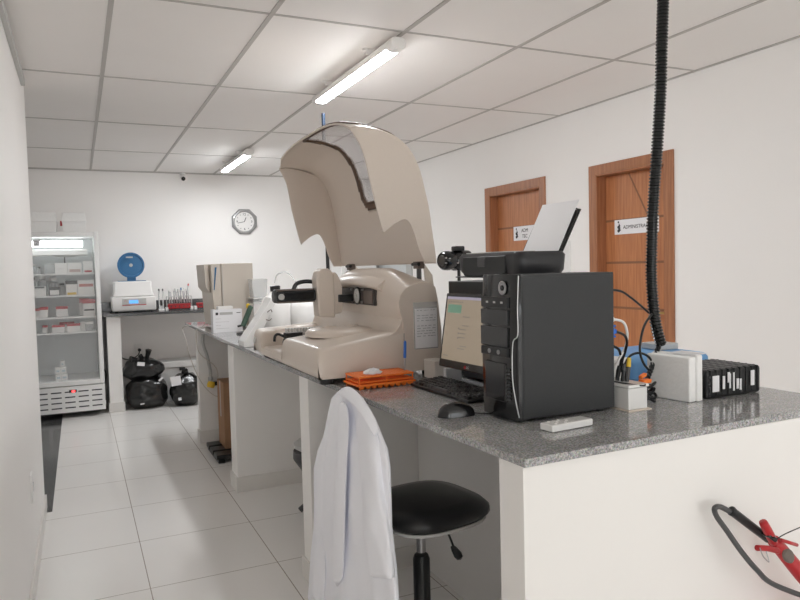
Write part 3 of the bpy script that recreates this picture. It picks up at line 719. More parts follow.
bag((0.60, 7.93, 0.305), (0.21, 0.18, 0.125), 8.4, 'grey-black bin bag lying on top of another bag, knotted with white tag',
    neck=[(-0.13, -0.06, -0.01, 0.035), (0.06, -0.05, 0.085, 0.026), (-0.03, -0.05, 0.03, 0.02)], papers=[(141, 364, 7.75, 0.038, 0.020, -0.15), (161, 379, 7.73, 0.028, 0.010, 0.75)])
bag((1.03, 7.83, 0.0), (0.17, 0.18, 0.185), 5.2, 'black bin bag on the floor by the foam cooler, square white tag on it', neck=[(-0.02, -0.06, 0.03, 0.03)],
    papers=[(176, 381, 7.655, 0.052, 0.050, 0.1), (180, 399, 7.67, 0.016, 0.016, 0.1)])
t = thing('foam_cooler', 'large white foam cooler behind the bin bags under the back worktop', 'box', (1.0, 8.2, 0))
MB().rings([[Vector((x, y, z)) for x, y in ((0.78+k, 8.04+k), (1.40-k, 8.04+k), (1.40-k, 8.35-k), (0.78+k, 8.35-k))] for k, z in ((0.03, 0), (0.0, 0.385))]).build('tub', STYRO, t, bev=0.01)
box(0.76, 8.02, 0.387, 1.42, 8.36, 0.46).build('lid', STYRO, t, bev=0.012)
box(0.99, 8.018, 0.352, 1.05, 8.045, 0.385).build('grip_recess', GREYP, t, bev=0.004)
m = MB(); m.box(0.555, YB-0.012, 0.53, 0.635, YB-0.001, 0.65, 0); m.cyl((0.60, YB-0.012, 0.58), (0.60, YB-0.05, 0.58), 0.018, 12, 1); m.tube([(0.60, YB-0.05, 0.58), (0.58, YB-0.08, 0.53), (0.5, YB-0.08, 0.485), (0.42, YB-0.06, 0.50), (0.40, YB-0.05, 0.55)], 0.006, 8, 1)
tag(m.build('socket_with_plug', [WHITE, BLACKP], bev=0.001), 'white wall socket with black plug and cord above the bin bags', 'socket')

# ================================================================== UNDER THE COUNTER
t = thing('cardboard_box', 'tall brown cardboard box beside the white wall under the counter', 'box', (1.15, 5.62, 0.066))
box(0.985, 5.40, 0.066, 1.32, 5.66, 0.58).build('body', CARD, t, bev=0.003)
box(0.99, 5.405, 0.58, 1.15, 5.655, 0.584).build('flap', CARD, t)
box(0.984, 5.52, 0.30, 0.9845, 5.55, 0.584).build('tape', GREYL, t)
t = thing('black_pallet', 'low black plastic pallet on the floor beneath the cardboard box', 'pallet', (1.05, 5.55, 0))
pl = MB()
for k in range(3): pl.box(0.89, 5.24+k*0.17, 0.03, 1.40, 5.37+k*0.17, 0.064)
for x in (0.90, 1.12, 1.34): pl.box(x, 5.235, 0.0, x+0.05, 5.72, 0.034)
pl.build('deck', BLACKP, t, bev=0.005)
# drain pipe with tap on the far wall
t = thing('drain_pipe', 'grey flexible drain pipe with yellow tap on the far counter wall', 'pipe', (0.97, 5.95, 0.5))
pp = [ya(u, v, 5.90) for u, v in ((203, 334), (203, 344), (207, 356), (210, 370), (210.5, 377))]
MB().tube(pp, 0.014, 10, rfun=lambda q: 0.014).build('hose', GREYL, t)
MB().lathe([(0.02, 0), (0.02, 0.03), (0.012, 0.035)], pp[-1]-Vector((0, 0, 0.03)), (0, 0, 1)).build('collar', SILVER, t)
c = ya(211, 385, 5.90); MB().lathe([(0.028, -0.02), (0.034, 0), (0.028, 0.03)], c, (0.3, 0, 1)).build('yellow_tap', YELLOW, t)
c2 = ya(217, 384, 5.90); MB().cyl(c+Vector((0.01, 0, 0.01)), c2+Vector((0.04, 0, 0.005)), 0.018).build('black_elbow', BLACKP, t)
m = MB(); m.cyl(ya(220, 381, 5.90), ya(223, 381, 5.90), 0.02); m.cyl(ya(220, 388, 5.90), ya(223, 388, 5.90), 0.02); m.build('black_knobs', BLACKP, t)
def cable(name, pts, r, m_, label, cat='cable', grp=None, seg=8):
    o = MB().tube(pts, r, seg).build(name, m_, smooth=180); return tag(o, label, cat, grp)
PCABLE = mat('pale_cable', (0.62, 0.58, 0.53), 0.5, noise_scale=30, noise_amt=0.03)
cable('power_cable', [za(207, 322, H+0.02), za(204, 326.5, H+0.006)+Vector((-0.01, 0, 0)), ya(199, 330, 5.95)+Vector((-0.02, 0, 0)), ya(197, 345, 5.85), ya(201, 355, 5.8), ya(216, 368, 5.9), ya(218, 385, 5.9), ya(218.5, 402, 5.66)], 0.004, PCABLE, 'pale cable hanging from the beige instrument to the cardboard box')
cable('power_cable', [za(190, 325.5, H+0.006), ya(186, 328, 6.5)+Vector((-0.03, 0, 0)), ya(186, 340, 6.3), ya(190, 357, 5.95), ya(200, 380, 5.88), ya(212, 394, 5.86), ya(224, 398, 5.8), ya(232, 398, 5.8)], 0.0035, PCABLE, 'thin pale cable looping low across the far counter wall')
# small seat in the next knee space
t = thing('padded_stool', 'light grey and black seat edge peeking from behind the counter wall', 'stool', (1.22, 3.9, 0))
MB().lathe([(0.10, 0.38), (0.125, 0.395), (0.13, 0.42), (0.10, 0.44), (0.0, 0.444)], (1.24, 3.9, 0), (0, 0, 1), 28).build('seat', GREYL, t)
m = MB(); m.lathe([(0.05, 0.20), (0.09, 0.26), (0.135, 0.33), (0.133, 0.378), (0.05, 0.38)], (1.24, 3.9, 0), (0, 0, 1), 20); m.build('seat_cover', GREYP, t)
m = MB(); m.cyl((1.225, 3.9, 0.05), (1.225, 3.9, 0.25), 0.03); m.build('column', GREYP, t)
m = MB()
for k in range(5):
    a_ = 2*PI*k/5+0.4; m.tube([(1.225, 3.9, 0.09), (1.225+0.09*math.cos(a_), 3.9+0.09*math.sin(a_), 0.02)], 0.018, 8, 0, 1)
m.build('star_base', GREYP, t)

# ================================================================== BEIGE INSTRUMENT (far end of the counter)
t = thing('beige_instrument', 'tall pale beige laboratory instrument at the far end of the counter', 'lab instrument', (1.1, 5.9, H))
c_ = [Vector((0.985, 5.68)), Vector((1.345, 5.93)), Vector((1.17, 6.42)), Vector((0.86, 6.2))]
PT = lambda u, v, y: ya(u, v, y)
# body: side face towards the camera, narrow front to the left with a stepped foot
fx, fy = 1.03, 5.70
bz0, bz1 = H+0.015, 1.515
bd = MB(); bd.box(1.06, 5.70, bz0, 1.318, 6.25, bz1); bd.build('main_housing', BEIGEL, t, bev=0.006)
bf = MB()
prof = [(1.058, bz0), (1.0, bz0), (0.985, 1.26), (0.978, bz1-0.003), (1.058, bz1-0.003)]
bf.prism([(x, 5.705, z) for x, z in prof], (0, 0.53, 0)); bf.build('front_housing', BEIGEL, t, bev=0.008)
bl = MB(); prof = [(0.982, 1.27), (0.945, 1.32), (0.935, 1.51), (0.977, 1.51)]
bl.prism([(x, 5.78, z) for x, z in prof], (0, 0.40, 0)); bl.build('overhanging_head', BEIGEL, t, bev=0.006)
MB().prism([(0.995, 5.703, 1.30), (1.002, 5.703, 1.30), (1.025, 5.703, 1.485), (1.010, 5.703, 1.485)], (0, 0.003, 0)).build('display_slit', BLUE, t, smooth=0)
box(1.065, 5.698, H+0.03, 1.068, 5.700, 1.50).build('seam', GREYL, t, smooth=0)
for x in (1.08, 1.29):
    for yy in (5.74, 6.2): MB().cyl((x, yy, H), (x, yy, H+0.017), 0.015).build('foot', BLACKP, t)
# white carton in front
t = thing('white_carton', 'white printed carton leaning in front of the tall beige instrument', 'box', (1.05, 5.38, H))
cb = MB(); x0, x1, y0 = 0.925, 1.148, 5.38
cb.box(x0, y0, H, x1, y0+0.10, H+0.175, 0)
cb.box(x0+0.02, y0-0.0008, H+0.135, x0+0.04, y0, H+0.155, 1)
cb.box(x0+0.05, y0-0.0008, H+0.135, x0+0.15, y0, H+0.155, 2)
cb.box(x0+0.18, y0-0.0008, H+0.145, x1-0.012, y0, H+0.15, 1)
for k in range(4): cb.box(x0+0.02, y0-0.0008, H+0.03+k*0.025, x0+(0.06 if k % 2 else 0.12), y0, H+0.032+k*0.025, 2)
cb.build('carton', [PAPER, INK, GREYL], t, smooth=0)
t = tag(box(0.965, 5.39, H+0.176, 1.08, 5.46, H+0.20).build('small_white_pack', WHITE, bev=0.003), 'small white pack lying on the printed carton', 'pack')
# green and yellow holder
t = thing('green_dispenser', 'slanted green dispenser with yellow knob beside the printed carton', 'dispenser', (1.22, 5.2, H))
a_, b_ = ya(243, 326, 5.15), ya(251, 306, 5.15); a_.z = max(a_.z, H+0.03)
MB().tube([a_, b_], 0.02, 10, 0, 1).build('body', GREEN, t)
MB().lathe([(0.014, 0), (0.014, 0.03), (0.006, 0.035)], ya(248, 308, 5.22), (0, 0, 1)).build('yellow_knob', YELLOW, t)
MB().cyl(a_+Vector((-0.04, 0, 0)), a_+Vector((0.02, 0, 0.01)), 0.008).build('spout', BLACKP, t)
MB().lathe([(0.05, 0), (0.05, 0.01), (0.02, 0.02)], (a_.x, a_.y, H)).build('base', GREYP, t)
# clear boxes stacked behind
zc = H
t = thing('reagent_stand', 'white open stand behind the tall beige instrument', 'stand', (1.36, 5.5, H))
x0 = ya(252, 300, 5.55).x; x1 = ya(268, 300, 5.55).x
m = MB(); m.box(x0, 5.5, H, x1, 5.7, H+0.20); m.build('body', WHITE, t, bev=0.004)
for k in range(3): box(x0-0.001, 5.497, H+0.20+k*0.02, x1+0.004, 5.7, H+0.212+k*0.02).build('drawer', CLEAR if k % 2 else WHITEG, t, bev=0.002)
t = tag(MB().rings([[Vector((xx, yy, z)) for xx, yy in ((x0-k, 5.52), (x1-0.01+k, 5.52), (x1-0.01+k, 5.66), (x0-k, 5.66))] for k, z in ((-0.008, H+0.256), (0.004, H+0.40))]).build('clear_tub', CLEAR, bev=0.002, solid=0.002), 'clear plastic tub standing on the white stand', 'tub')

# wash bottles + sloped white cover behind analyser
def jug(x, y, r, h, label):
    t = thing('wash_bottle', label, 'bottle', (x, y, H), 0, 'white wash bottles behind the analyser')
    MB().lathe([(r*0.9, 0), (r, 0.012), (r, h*0.72), (r*0.86, h*0.86), (r*0.4, h*0.95), (r*0.28, h)], (x, y, H), (0, 0, 1), 32).build('body', WHITE, t, smooth=60)
    MB().lathe([(r*0.34, h*0.99), (r*0.36, h+0.03), (r*0.25, h+0.034)], (x, y, H), (0, 0, 1), 16).build('cap', BLACKP, t)
    return t
p = ya(275, 285, 4.45)
j = jug(p.x, 4.45, 0.095, 0.335, 'white wash bottle with black cap and looping clear tube')
MB().tube([ya(275, 283, 4.45), ya(277, 275, 4.42), ya(284, 272, 4.38), ya(291, 275, 4.3), ya(296, 284, 4.25), ya(298, 298, 4.22)], 0.005, 8).build('tube', TUBEG, j)
p = ya(305, 300, 4.45)
jug(p.x, 4.45, 0.10, 0.30, 'white wash bottle standing right behind the black sampling arm')
t = thing('sloped_cover', 'white sloped cover beside the far end of the analyser', 'cover', (1.0, 4.3, H))
p0 = ya(241, 343, 4.32); 
pr_ = [Vector((0.905, 4.22, H)), Vector((0.975, 4.22, H)), Vector((1.11, 4.22, H+0.265)), Vector((1.085, 4.22, H+0.30)), Vector((1.06, 4.22, H+0.25)), Vector((0.905, 4.22, H+0.035))]
MB().prism(pr_, (0, 0.16, 0)).build('cover', WHITEG, t, bev=0.006)
m = MB(); m.tube([(1.055, 4.212, H+0.21), (1.075, 4.205, H+0.225), (1.085, 4.212, H+0.21)], 0.003, 6); m.tube([(1.045, 4.212, H+0.165), (1.065, 4.205, H+0.16), (1.08, 4.212, H+0.17)], 0.003, 6)
m.build('wire_clip', MECH, t)

# pole
t = thing('black_pole', 'thin black upright pole with blue tip behind the analyser lid', 'pole', (1.455, 4.2, H))
MB().cyl((1.455, 4.2, H+0.01), (1.455, 4.2, 2.36), 0.0115, 12).build('shaft', BLACKP, t)
MB().cyl((1.455, 4.2, 2.36), (1.455, 4.2, 2.435), 0.0117, 12).build('blue_tip', mat('navy_tape', (0.003, 0.012, 0.03), 0.5, noise_scale=40, noise_amt=0.05), t)
MB().lathe([(0.05, 0), (0.05, 0.008), (0.015, 0.014)], (1.455, 4.2, H)).build('base', BLACKP, t)

# ================================================================== ANALYSER
AN, AF = 2.62, 3.76
t = thing('chemistry_analyser', 'large beige benchtop analyser with raised hood on the counter', 'lab analyser', (1.15, 3.2, H))
AT = t
def lerp(a, b, q): return a+(b-a)*q
def sst(q): q = max(0, min(1, q)); return q*q*(3-2*q)
# platform: heightfield shell; x 0.85..1.40
def plat_top(x, y):
    q = (x-0.85)/0.40
    z = 1.128+0.055*max(0, min(1, q))*(1-0.6*sst((y-2.7)/1.0))
    # sunken basin in the rear part behind the disc cover
    by = sst((y-3.15)/0.03)*(1-sst((y-3.66)/0.04)); bx = sst((x-0.93)/0.03)
    z -= 0.035*by*bx
    # slot cut through the front rim
    ny = sst((y-3.14)/0.012)*(1-sst((y-3.545)/0.012)); nx = 1-sst((x-1.00)/0.02)
    z = lerp(z, 1.056, ny*nx)
    return z
XMAX = 1.2352
nx, ny = 48, 110
X0 = lambda y: 0.850+0.02*sst((y-3.6)/0.2)+0.003*(1-sst((y-AN)/0.04))
grid = []
for j in range(ny+1):
    y = lerp(AN, AF+0.04, j/ny); row = []
    x0 = X0(y)
    row.append(Vector((x0+0.018, y, 1.006)))
    row.append(Vector((x0+0.008, y, 1.016)))
    row.append(Vector((x0+0.002, y, 1.05)))
    for i in range(nx+1):
        x = lerp(x0, XMAX, i/nx)
        edge_ = min((x-x0), 0.03)/0.03; e2 = min(y-AN, 0.025)/0.025; e3 = min(AF+0.04-y, 0.03)/0.03
        drop = 0.03*(1-math.sqrt(max(0, 1-(1-edge_)**2)))+0.016*(1-math.sqrt(max(0, 1-(1-e2)**2)))+0.03*(1-math.sqrt(max(0, 1-(1-e3)**2)))
        row.append(Vector((x, y, plat_top(x, y)-drop)))
    grid.append(row)
m = MB(); n = len(grid[0])
m.rings(grid, cap=False, closed=False)
# end faces + underside
for row, fl in ((grid[0], 0), (grid[-1], 1)):
    base = [Vector((v.x, v.y, 1.006)) for v in row]
    m.rings([row, base], cap=False, closed=False)
m.add([grid[0][0], (XMAX, AN, 1.006), (XMAX, AF+0.04, 1.006), grid[-1][0]], [(0, 1, 2, 3)])
pfo = m.build('platform', BEIGE, t, smooth=0)
bm_ = bmesh.new(); bm_.from_mesh(pfo.data); bmesh.ops.remove_doubles(bm_, verts=bm_.verts, dist=0.0003); bmesh.ops.recalc_face_normals(bm_, faces=bm_.faces); bm_.to_mesh(pfo.data); bm_.free()
for p_ in pfo.data.polygons: p_.use_smooth = True
pfo.data.set_sharp_from_angle(angle=math.radians(62))
# reagent disc cover
dc = Vector((1.09, 2.98, 0))
zc = 1.158
cv = MB(); cv.lathe([(0.168, zc-0.012), (0.165, zc+0.006), (0.150, zc+0.018), (0.06, zc+0.024), (0.0, zc+0.025)], (dc.x, dc.y, 0), (0, 0, 1), 48)
cvo = cv.build('reagent_cover', BEIGE, t, smooth=60)
k = MB()
for a_ in (0.4, 2.5):
    p = dc+Vector((0.06*math.cos(a_), 0.06*math.sin(a_), zc+0.022)); k.lathe([(0.034, 0), (0.032, 0.006), (0.018, 0.0065), (0.016, 0.001)], p, (0, 0, 1), 20)
k.build('finger_grip', BEIGE, cvo)
# cuvette ring teeth
cu = MB()
for i in range(22):
    a_ = math.radians(20+i*7.6); p = Vector((1.10+0.19*math.cos(a_), 3.40+0.17*math.sin(a_), 1.13)) if False else None
for i in range(16):
    q = i/15; x = lerp(0.975, 1.20, q); y = 3.50-0.02*math.sin(q*3)
    cu.box(x-0.0062, y-0.016, 1.09, x+0.0062, y+0.016, 1.146)
    cu.box(x-0.0062, y-0.075, 1.09, x+0.0062, y-0.045, 1.128)
cu.build('cuvette_row', WHITEG, t, bev=0.004)
# black sampling mechanism in the slot
sm = MB(); c = Vector((0.925, 3.36, 0))
sm.lathe([(0.026, 1.056), (0.026, 1.09), (0.022, 1.105), (0.01, 1.112)], (c.x+0.015, c.y, 0), (0, 0, 1), 18)
sm.tube([(c.x+0.01, c.y+0.01, 1.11), (c.x-0.015, c.y+0.05, 1.125), (c.x-0.035, c.y+0.05, 1.118), (c.x-0.04, c.y+0.05, 1.09)], 0.007, 8)
sm.box(c.x+0.0, c.y-0.030, 1.085, c.x+0.085, c.y+0.02, 1.135)
sm.build('sample_gripper', BLACKP, t)
# rear hump: cross-section loops along y
def hump_sec(y):
    q = (y-AN)/(AF-AN)
    zt = 1.447-0.085*sst((q-0.55)/0.45)
    far_ = [(1.415, 1.006), (1.235, 1.006), (1.236, 1.17), (1.232, 1.225), (1.222, 1.262), (1.218, 1.31), (1.224, zt-0.065), (1.240, zt-0.025), (1.268, zt-0.004), (1.30, zt), (1.35, zt-0.02), (1.39, zt-0.055), (1.408, zt-0.12), (1.425, 1.17)]
    near_ = [(1.412, 1.006), (1.235, 1.006), (1.236, 1.17), (1.230, 1.225), (1.217, 1.262), (1.212, 1.300), (1.222, 1.334), (1.248, 1.362), (1.285, 1.378), (1.33, 1.386), (1.368, 1.384), (1.393, 1.362), (1.404, 1.31), (1.420, 1.17)]
    w_ = sst(q/0.24); k = 0.014*(1-math.sqrt(min(1, max(0, q*(AF-AN)/0.014))))
    out = []
    for (a, b), (c, d) in zip(near_, far_):
        x, z = lerp(a, c, w_), lerp(b, d, w_)
        if k and z > 1.01:
            x = lerp(x, 1.32, k*2.0); z = lerp(z, 1.20, k*1.2) if z > 1.2 else z
        out.append(Vector((x, y, z)))
    return out
ys = [AN-0.001, AN+0.002, AN+0.006, AN+0.014, AN+0.03, AN+0.06, AN+0.10, AN+0.15, AN+0.2, AN+0.25]+[lerp(AN+0.3, AF-0.05, i/9) for i in range(10)]+[AF-0.02, AF]
m = MB(); secs = [hump_sec(y) for y in ys]
m.rings(secs); hump = m.build('rear_housing', BEIGE, t, smooth=50, bev=0.0)
# skirt fillet between platform and hump (near flank slope)
fl = MB()
for_ = []
for i in range(30):
    y = lerp(AN+0.004, AF, i/29); 
    for_.append([Vector((1.16, y, plat_top(1.16, y)-0.012)), Vector((1.20, y, plat_top(1.20, y)+0.002)), Vector((1.222, y, 1.205)), Vector((1.2325, y, 1.245)), Vector((1.25, y, 1.265)), Vector((1.25, y, 1.12))])
fl.rings(for_); fl.build('housing_skirt', BEIGE, t, smooth=80)
# mechanism window with rail
mw = MB(); mw.box(1.205, 2.86, 1.277, 1.230, 3.36, 1.356); mwo = mw.build('rail_opening', PCB, t, bev=0.008)
MB().box(1.200, 2.87, 1.285, 1.206, 2.975, 1.345).build('cover_plate', MECH, mwo, bev=0.002)
MB().lathe([(0.034, 0), (0.034, 0.008), (0.012, 0.010), (0.012, 0.016), (0, 0.017)], (1.207, 3.06, 1.318), (-1, 0, 0), 24).build('pulley', GREYL, mwo)
MB().lathe([(0.038, -0.001), (0.042, -0.001), (0.042, 0.006), (0.038, 0.006)], (1.206, 3.06, 1.318), (-1, 0, 0), 24).build('pulley_ring', BLACKP, mwo)
m = MB()
for yy, zz in ((2.985, 1.348), (3.13, 1.348), (3.125, 1.29), (3.0, 1.29)): m.cyl((1.206, yy, zz), (1.198, yy, zz), 0.006, 8)
m.build('screws', SILVER, mwo)
# arched brow over the opening
br = MB(); rg = []
for i in range(24):
    q = i/23; y = lerp(2.80, 3.42, q); h_ = 0.022*math.sin(PI*q)**0.5 if 0 < q < 1 else 0
    z0 = 1.352+0.020*math.sin(PI*q)
    rg.append([Vector((1.225, y, z0-0.012)), Vector((1.196-h_*0.5, y, z0+0.002)), Vector((1.196-h_*0.5, y, z0+0.012)), Vector((1.235, y, z0+0.045))])
br.rings(rg); br.build('brow', BEIGE, t, smooth=80)
# pipetting head
hy = 3.16
hd = MB()
def hsec(x, zt, zb, y0, y1, r):
    return x
prof = [(1.026, 1.222), (1.020, 1.40), (1.030, 1.438), (1.052, 1.452), (1.080, 1.452), (1.100, 1.438), (1.108, 1.40), (1.110, 1.215)]
hd.prism([(x, hy-0.05, z) for x, z in prof], (0, 0.085, 0)); hd = hd.build('pipetting_head', BEIGE, t, bev=0.010, seg=3)
prof = [(1.106, 1.230), (1.106, 1.435), (1.124, 1.430), (1.142, 1.400), (1.152, 1.355), (1.152, 1.26), (1.145, 1.235)]
MB().prism([(x, hy-0.04, z) for x, z in prof], (0, 0.12, 0)).build('head_shell', BEIGE, hd, bev=0.008, seg=3)
box(1.128, hy-0.052, 1.288, 1.20, hy-0.02, 1.325).build('carriage', BLACKP, t, bev=0.004)
ar = MB(); ar.box(0.83, hy-0.035, 1.302, 1.02, hy+0.03, 1.352); ar = ar.build('sampling_arm', BLACKP, t, bev=0.006)
m = MB(); m.box(0.835, hy-0.037, 1.352, 1.012, hy+0.032, 1.359); m.box(0.835, hy-0.037, 1.295, 1.012, hy+0.032, 1.302); m.build('arm_rail', MECH, ar)
MB().box(0.86, hy-0.0365, 1.312, 1.01, hy-0.0345, 1.342).build('belt', BLUE, ar) if False else MB().box(0.865, hy-0.0365, 1.310, 1.01, hy-0.0345, 1.344).build('belt', BLACKG, ar)
MB().lathe([(0.014, 0), (0.014, 0.01), (0.006, 0.012)], (0.85, hy-0.036, 1.325), (0, -1, 0), 16).build('arm_knob', GREYL, ar)
MB().lathe([(0.031, 0), (0.031, 0.008), (0.026, 0.014)], (0.835, hy, 1.327), (-1, 0, 0), 20).build('arm_end', GREYP, ar)
MB().tube([(1.04, hy+0.02, 1.388), (0.99, hy+0.04, 1.392), (0.945, hy+0.03, 1.382), (0.92, hy+0.0, 1.355)], 0.010, 10).build('arm_cable', BLACKP, t)
# feet
for x, y in ((0.905, 2.67), (1.38, 2.68), (0.93, 3.7), (1.38, 3.7)):
    MB().lathe([(0.028, 0), (0.03, 0.004), (0.027, 0.03)], (x, y, H)).build('foot', BLACKP, t)
# badge, screw, seam
MB().lathe([(0.018, 0), (0.018, 0.003), (0.014, 0.004)], (0.851, 3.69, 1.075), (-1, 0, 0.1), 20).build('badge', GREYL, t)
box(1.2365, AN-0.0008, 1.008, 1.2385, AN+0.001, 1.17).build('seam', GREYP, t, smooth=0)
# paper pocket on the near flank
pk = MB(); pk.box(1.283, AN-0.004, 1.098, 1.397, AN-0.0012, 1.298, 0)
pk = pk.build('pocket', CLEAR, t, smooth=0)
sp_ = MB(); sp_.box(1.288, AN-0.0055, 1.102, 1.394, AN-0.0042, 1.272, 0)
rnd = random.Random(3)
for k_ in range(11):
    z = 1.262-k_*0.011
    x = 1.296
    if k_ in (1, 5): continue
    while x < 1.384:
        w_2 = rnd.uniform(0.006, 0.02); sp_.box(x, AN-0.0060, z, min(x+w_2, 1.386), AN-0.0054, z+0.0022, 1); x += w_2+rnd.uniform(0.002, 0.01)
sp_.build('printed_sheet', [PAPER, INKG], pk, smooth=0)
# hood (open)
base = [(1.385, 1.462), (1.378, 1.530), (1.368, 1.60), (1.356, 1.69), (1.338, 1.772), (1.314, 1.86), (1.277, 1.930), (1.223, 1.978), (1.165, 2.000), (1.09, 2.014), (1.045, 2.015), (1.012, 2.008)]
wgt = [0, 0, 0, 0.1, 0.3, 0.5, 0.75, 0.95, 1, 1, 1, 1]
# denser profile
def cr(pts, sub=4):
    P = []
    for i in range(len(pts)-1):
        p0, p1, p2, p3 = pts[max(i-1, 0)], pts[i], pts[i+1], pts[min(i+2, len(pts)-1)]
        for k in range(sub):
            t_ = k/sub; P.append(tuple(0.5*((2*b)+(c-a)*t_+(2*a-5*b+4*c-d)*t_*t_+(3*b-a-3*c+d)*t_**3) for a, b, c, d in zip(p0, p1, p2, p3)))
    P.append(tuple(pts[-1])); return P
full = cr([(x, z, w) for (x, z), w in zip(base, wgt)], 7)
LN, LF = 2.60, 3.75
NT = 96
def hood(s, q):
    x, z, w = full[s]
    b_ = 1-abs(2*q-1)**3.0
    return Vector((x+0.008*w*b_+0.022*w*sst((q-0.9)/0.1), lerp(LN, LF, q), z+0.078*w*b_))
NS = len(full)
surf = [[hood(s, j/NT) for s in range(NS)] for j in range(NT+1)]
# window region in (y, s)
def zone(j, s):
    """0 shell, 1 seal, 2 glass"""
    y = lerp(LN, LF, (j+0.5)/NT); q = (s+0.5)/(NS-1)
    ya0, yb0, qa, qb = LN+0.05, 3.36-0.10*(1-q), 0.315, 0.955
    r_ = 0.07; d1 = min(y-ya0, yb0-y); d2 = min((q-qa)*0.75, (qb-q)*0.75)
    d = min(d1, d2)
    if d1 < r_ and d2 < r_: d = r_-math.hypot(r_-d1, r_-d2)
    if d > 0.028: return 2
    if d > 0.0: return 1
    return 0
ps = [MB(), MB(), MB()]
idx = {}
for zi in range(3):
    vmap = {}; V = []; Fs = []
    for j in range(NT):
        for s in range(NS-1):
            if zone(j, s) != zi: continue
            f_ = []
            for a_, b_ in ((j, s), (j+1, s), (j+1, s+1), (j, s+1)):
                if (a_, b_) not in vmap: vmap[(a_, b_)] = len(V); V.append(surf[a_][b_])
                f_.append(vmap[(a_, b_)])
            Fs.append(tuple(f_))
    ps[zi].add(V, Fs)
# end caps belong to the shell
rim = [(1.012, 2.008), (1.061, 1.926), (1.096, 1.786), (1.14, 1.604), (1.158, 1.602), (1.20, 1.632), (1.25, 1.647), (1.281, 1.60), (1.307, 1.52), (1.334, 1.462)]
rimd = cr(rim, 4)
def cap(y, surfrow):
    # triangulated strip between the outer profile and the free rim, resampled
    outer = [v for v in surfrow]
    rr = [Vector((x+(0.022*max(0, 1-i_/8) if y > 3 else 0), y, z)) for i_, (x, z) in enumerate(rimd)][::-1]     # hinge -> lip
    def resample(P, n_):
        L = [0]
        for a_, b_ in zip(P, P[1:]): L.append(L[-1]+(b_-a_).length)
        out = []
        for k in range(n_):
            d = L[-1]*k/(n_-1); i = 0
            while i < len(L)-2 and L[i+1] < d: i += 1
            q = (d-L[i])/max(1e-9, L[i+1]-L[i]); out.append(P[i].lerp(P[i+1], min(1, q)))
        return out
    a_ = resample(rr, len(outer))
    return [[o_.lerp(i_, k_) for o_, i_ in zip(outer, a_)] for k_ in (0, 0.05, 0.12, 0.3, 0.55, 0.8, 0.92, 0.97, 1.0)]
for y, row in ((LN, surf[0]), (LF, surf[-1])):
    L_ = cap(y, row); ps[0].rings(L_, cap=False, closed=False)
def merge(ob):
    bm = bmesh.new(); bm.from_mesh(ob.data); bmesh.ops.remove_doubles(bm, verts=bm.verts, dist=0.0004); bmesh.ops.recalc_face_normals(bm, faces=bm.faces); bm.to_mesh(ob.data); bm.free()
hoodo = ps[0].build('hood', BEIGE, t, smooth=0); merge(hoodo)
for p_ in hoodo.data.polygons: p_.use_smooth = True
hoodo.data.set_sharp_from_angle(angle=math.radians(70))
md = hoodo.modifiers.new('bevel', 'BEVEL'); md.width = 0.018; md.segments = 4; md.limit_method = 'ANGLE'; md.angle_limit = math.radians(60)
md = hoodo.modifiers.new('solid', 'SOLIDIFY'); md.thickness = 0.008; md.offset = 0
so = ps[1].build('window_seal', BROWNS, hoodo, smooth=180, solid=0.016)
go = ps[2].build('window_pane', SMOKE, hoodo, smooth=180, solid=0.003)
# hinges
def hinge(y):
    h_ = MB(); h_.box(1.345, y-0.018, 1.44, 1.385, y+0.018, 1.472); h_ = h_.build('hinge', MECH, t, bev=0.003)
    MB().cyl((1.365, y, 1.36), (1.365, y, 1.45), 0.011, 12).build('hinge_post', GREYP, h_)
    MB().cyl((1.35, y-0.03, 1.46), (1.35, y+0.03, 1.46), 0.008, 10).build('hinge_pin', BLACKP, h_)
    MB().prism([(1.385, y-0.003, 1.47), (1.43, y-0.003, 1.41), (1.44, y-0.003, 1.33), (1.40, y-0.003, 1.33)], (0, 0.006, 0)).build('hinge_plate', BEIGEL, h_)
hinge(2.72); hinge(3.55)

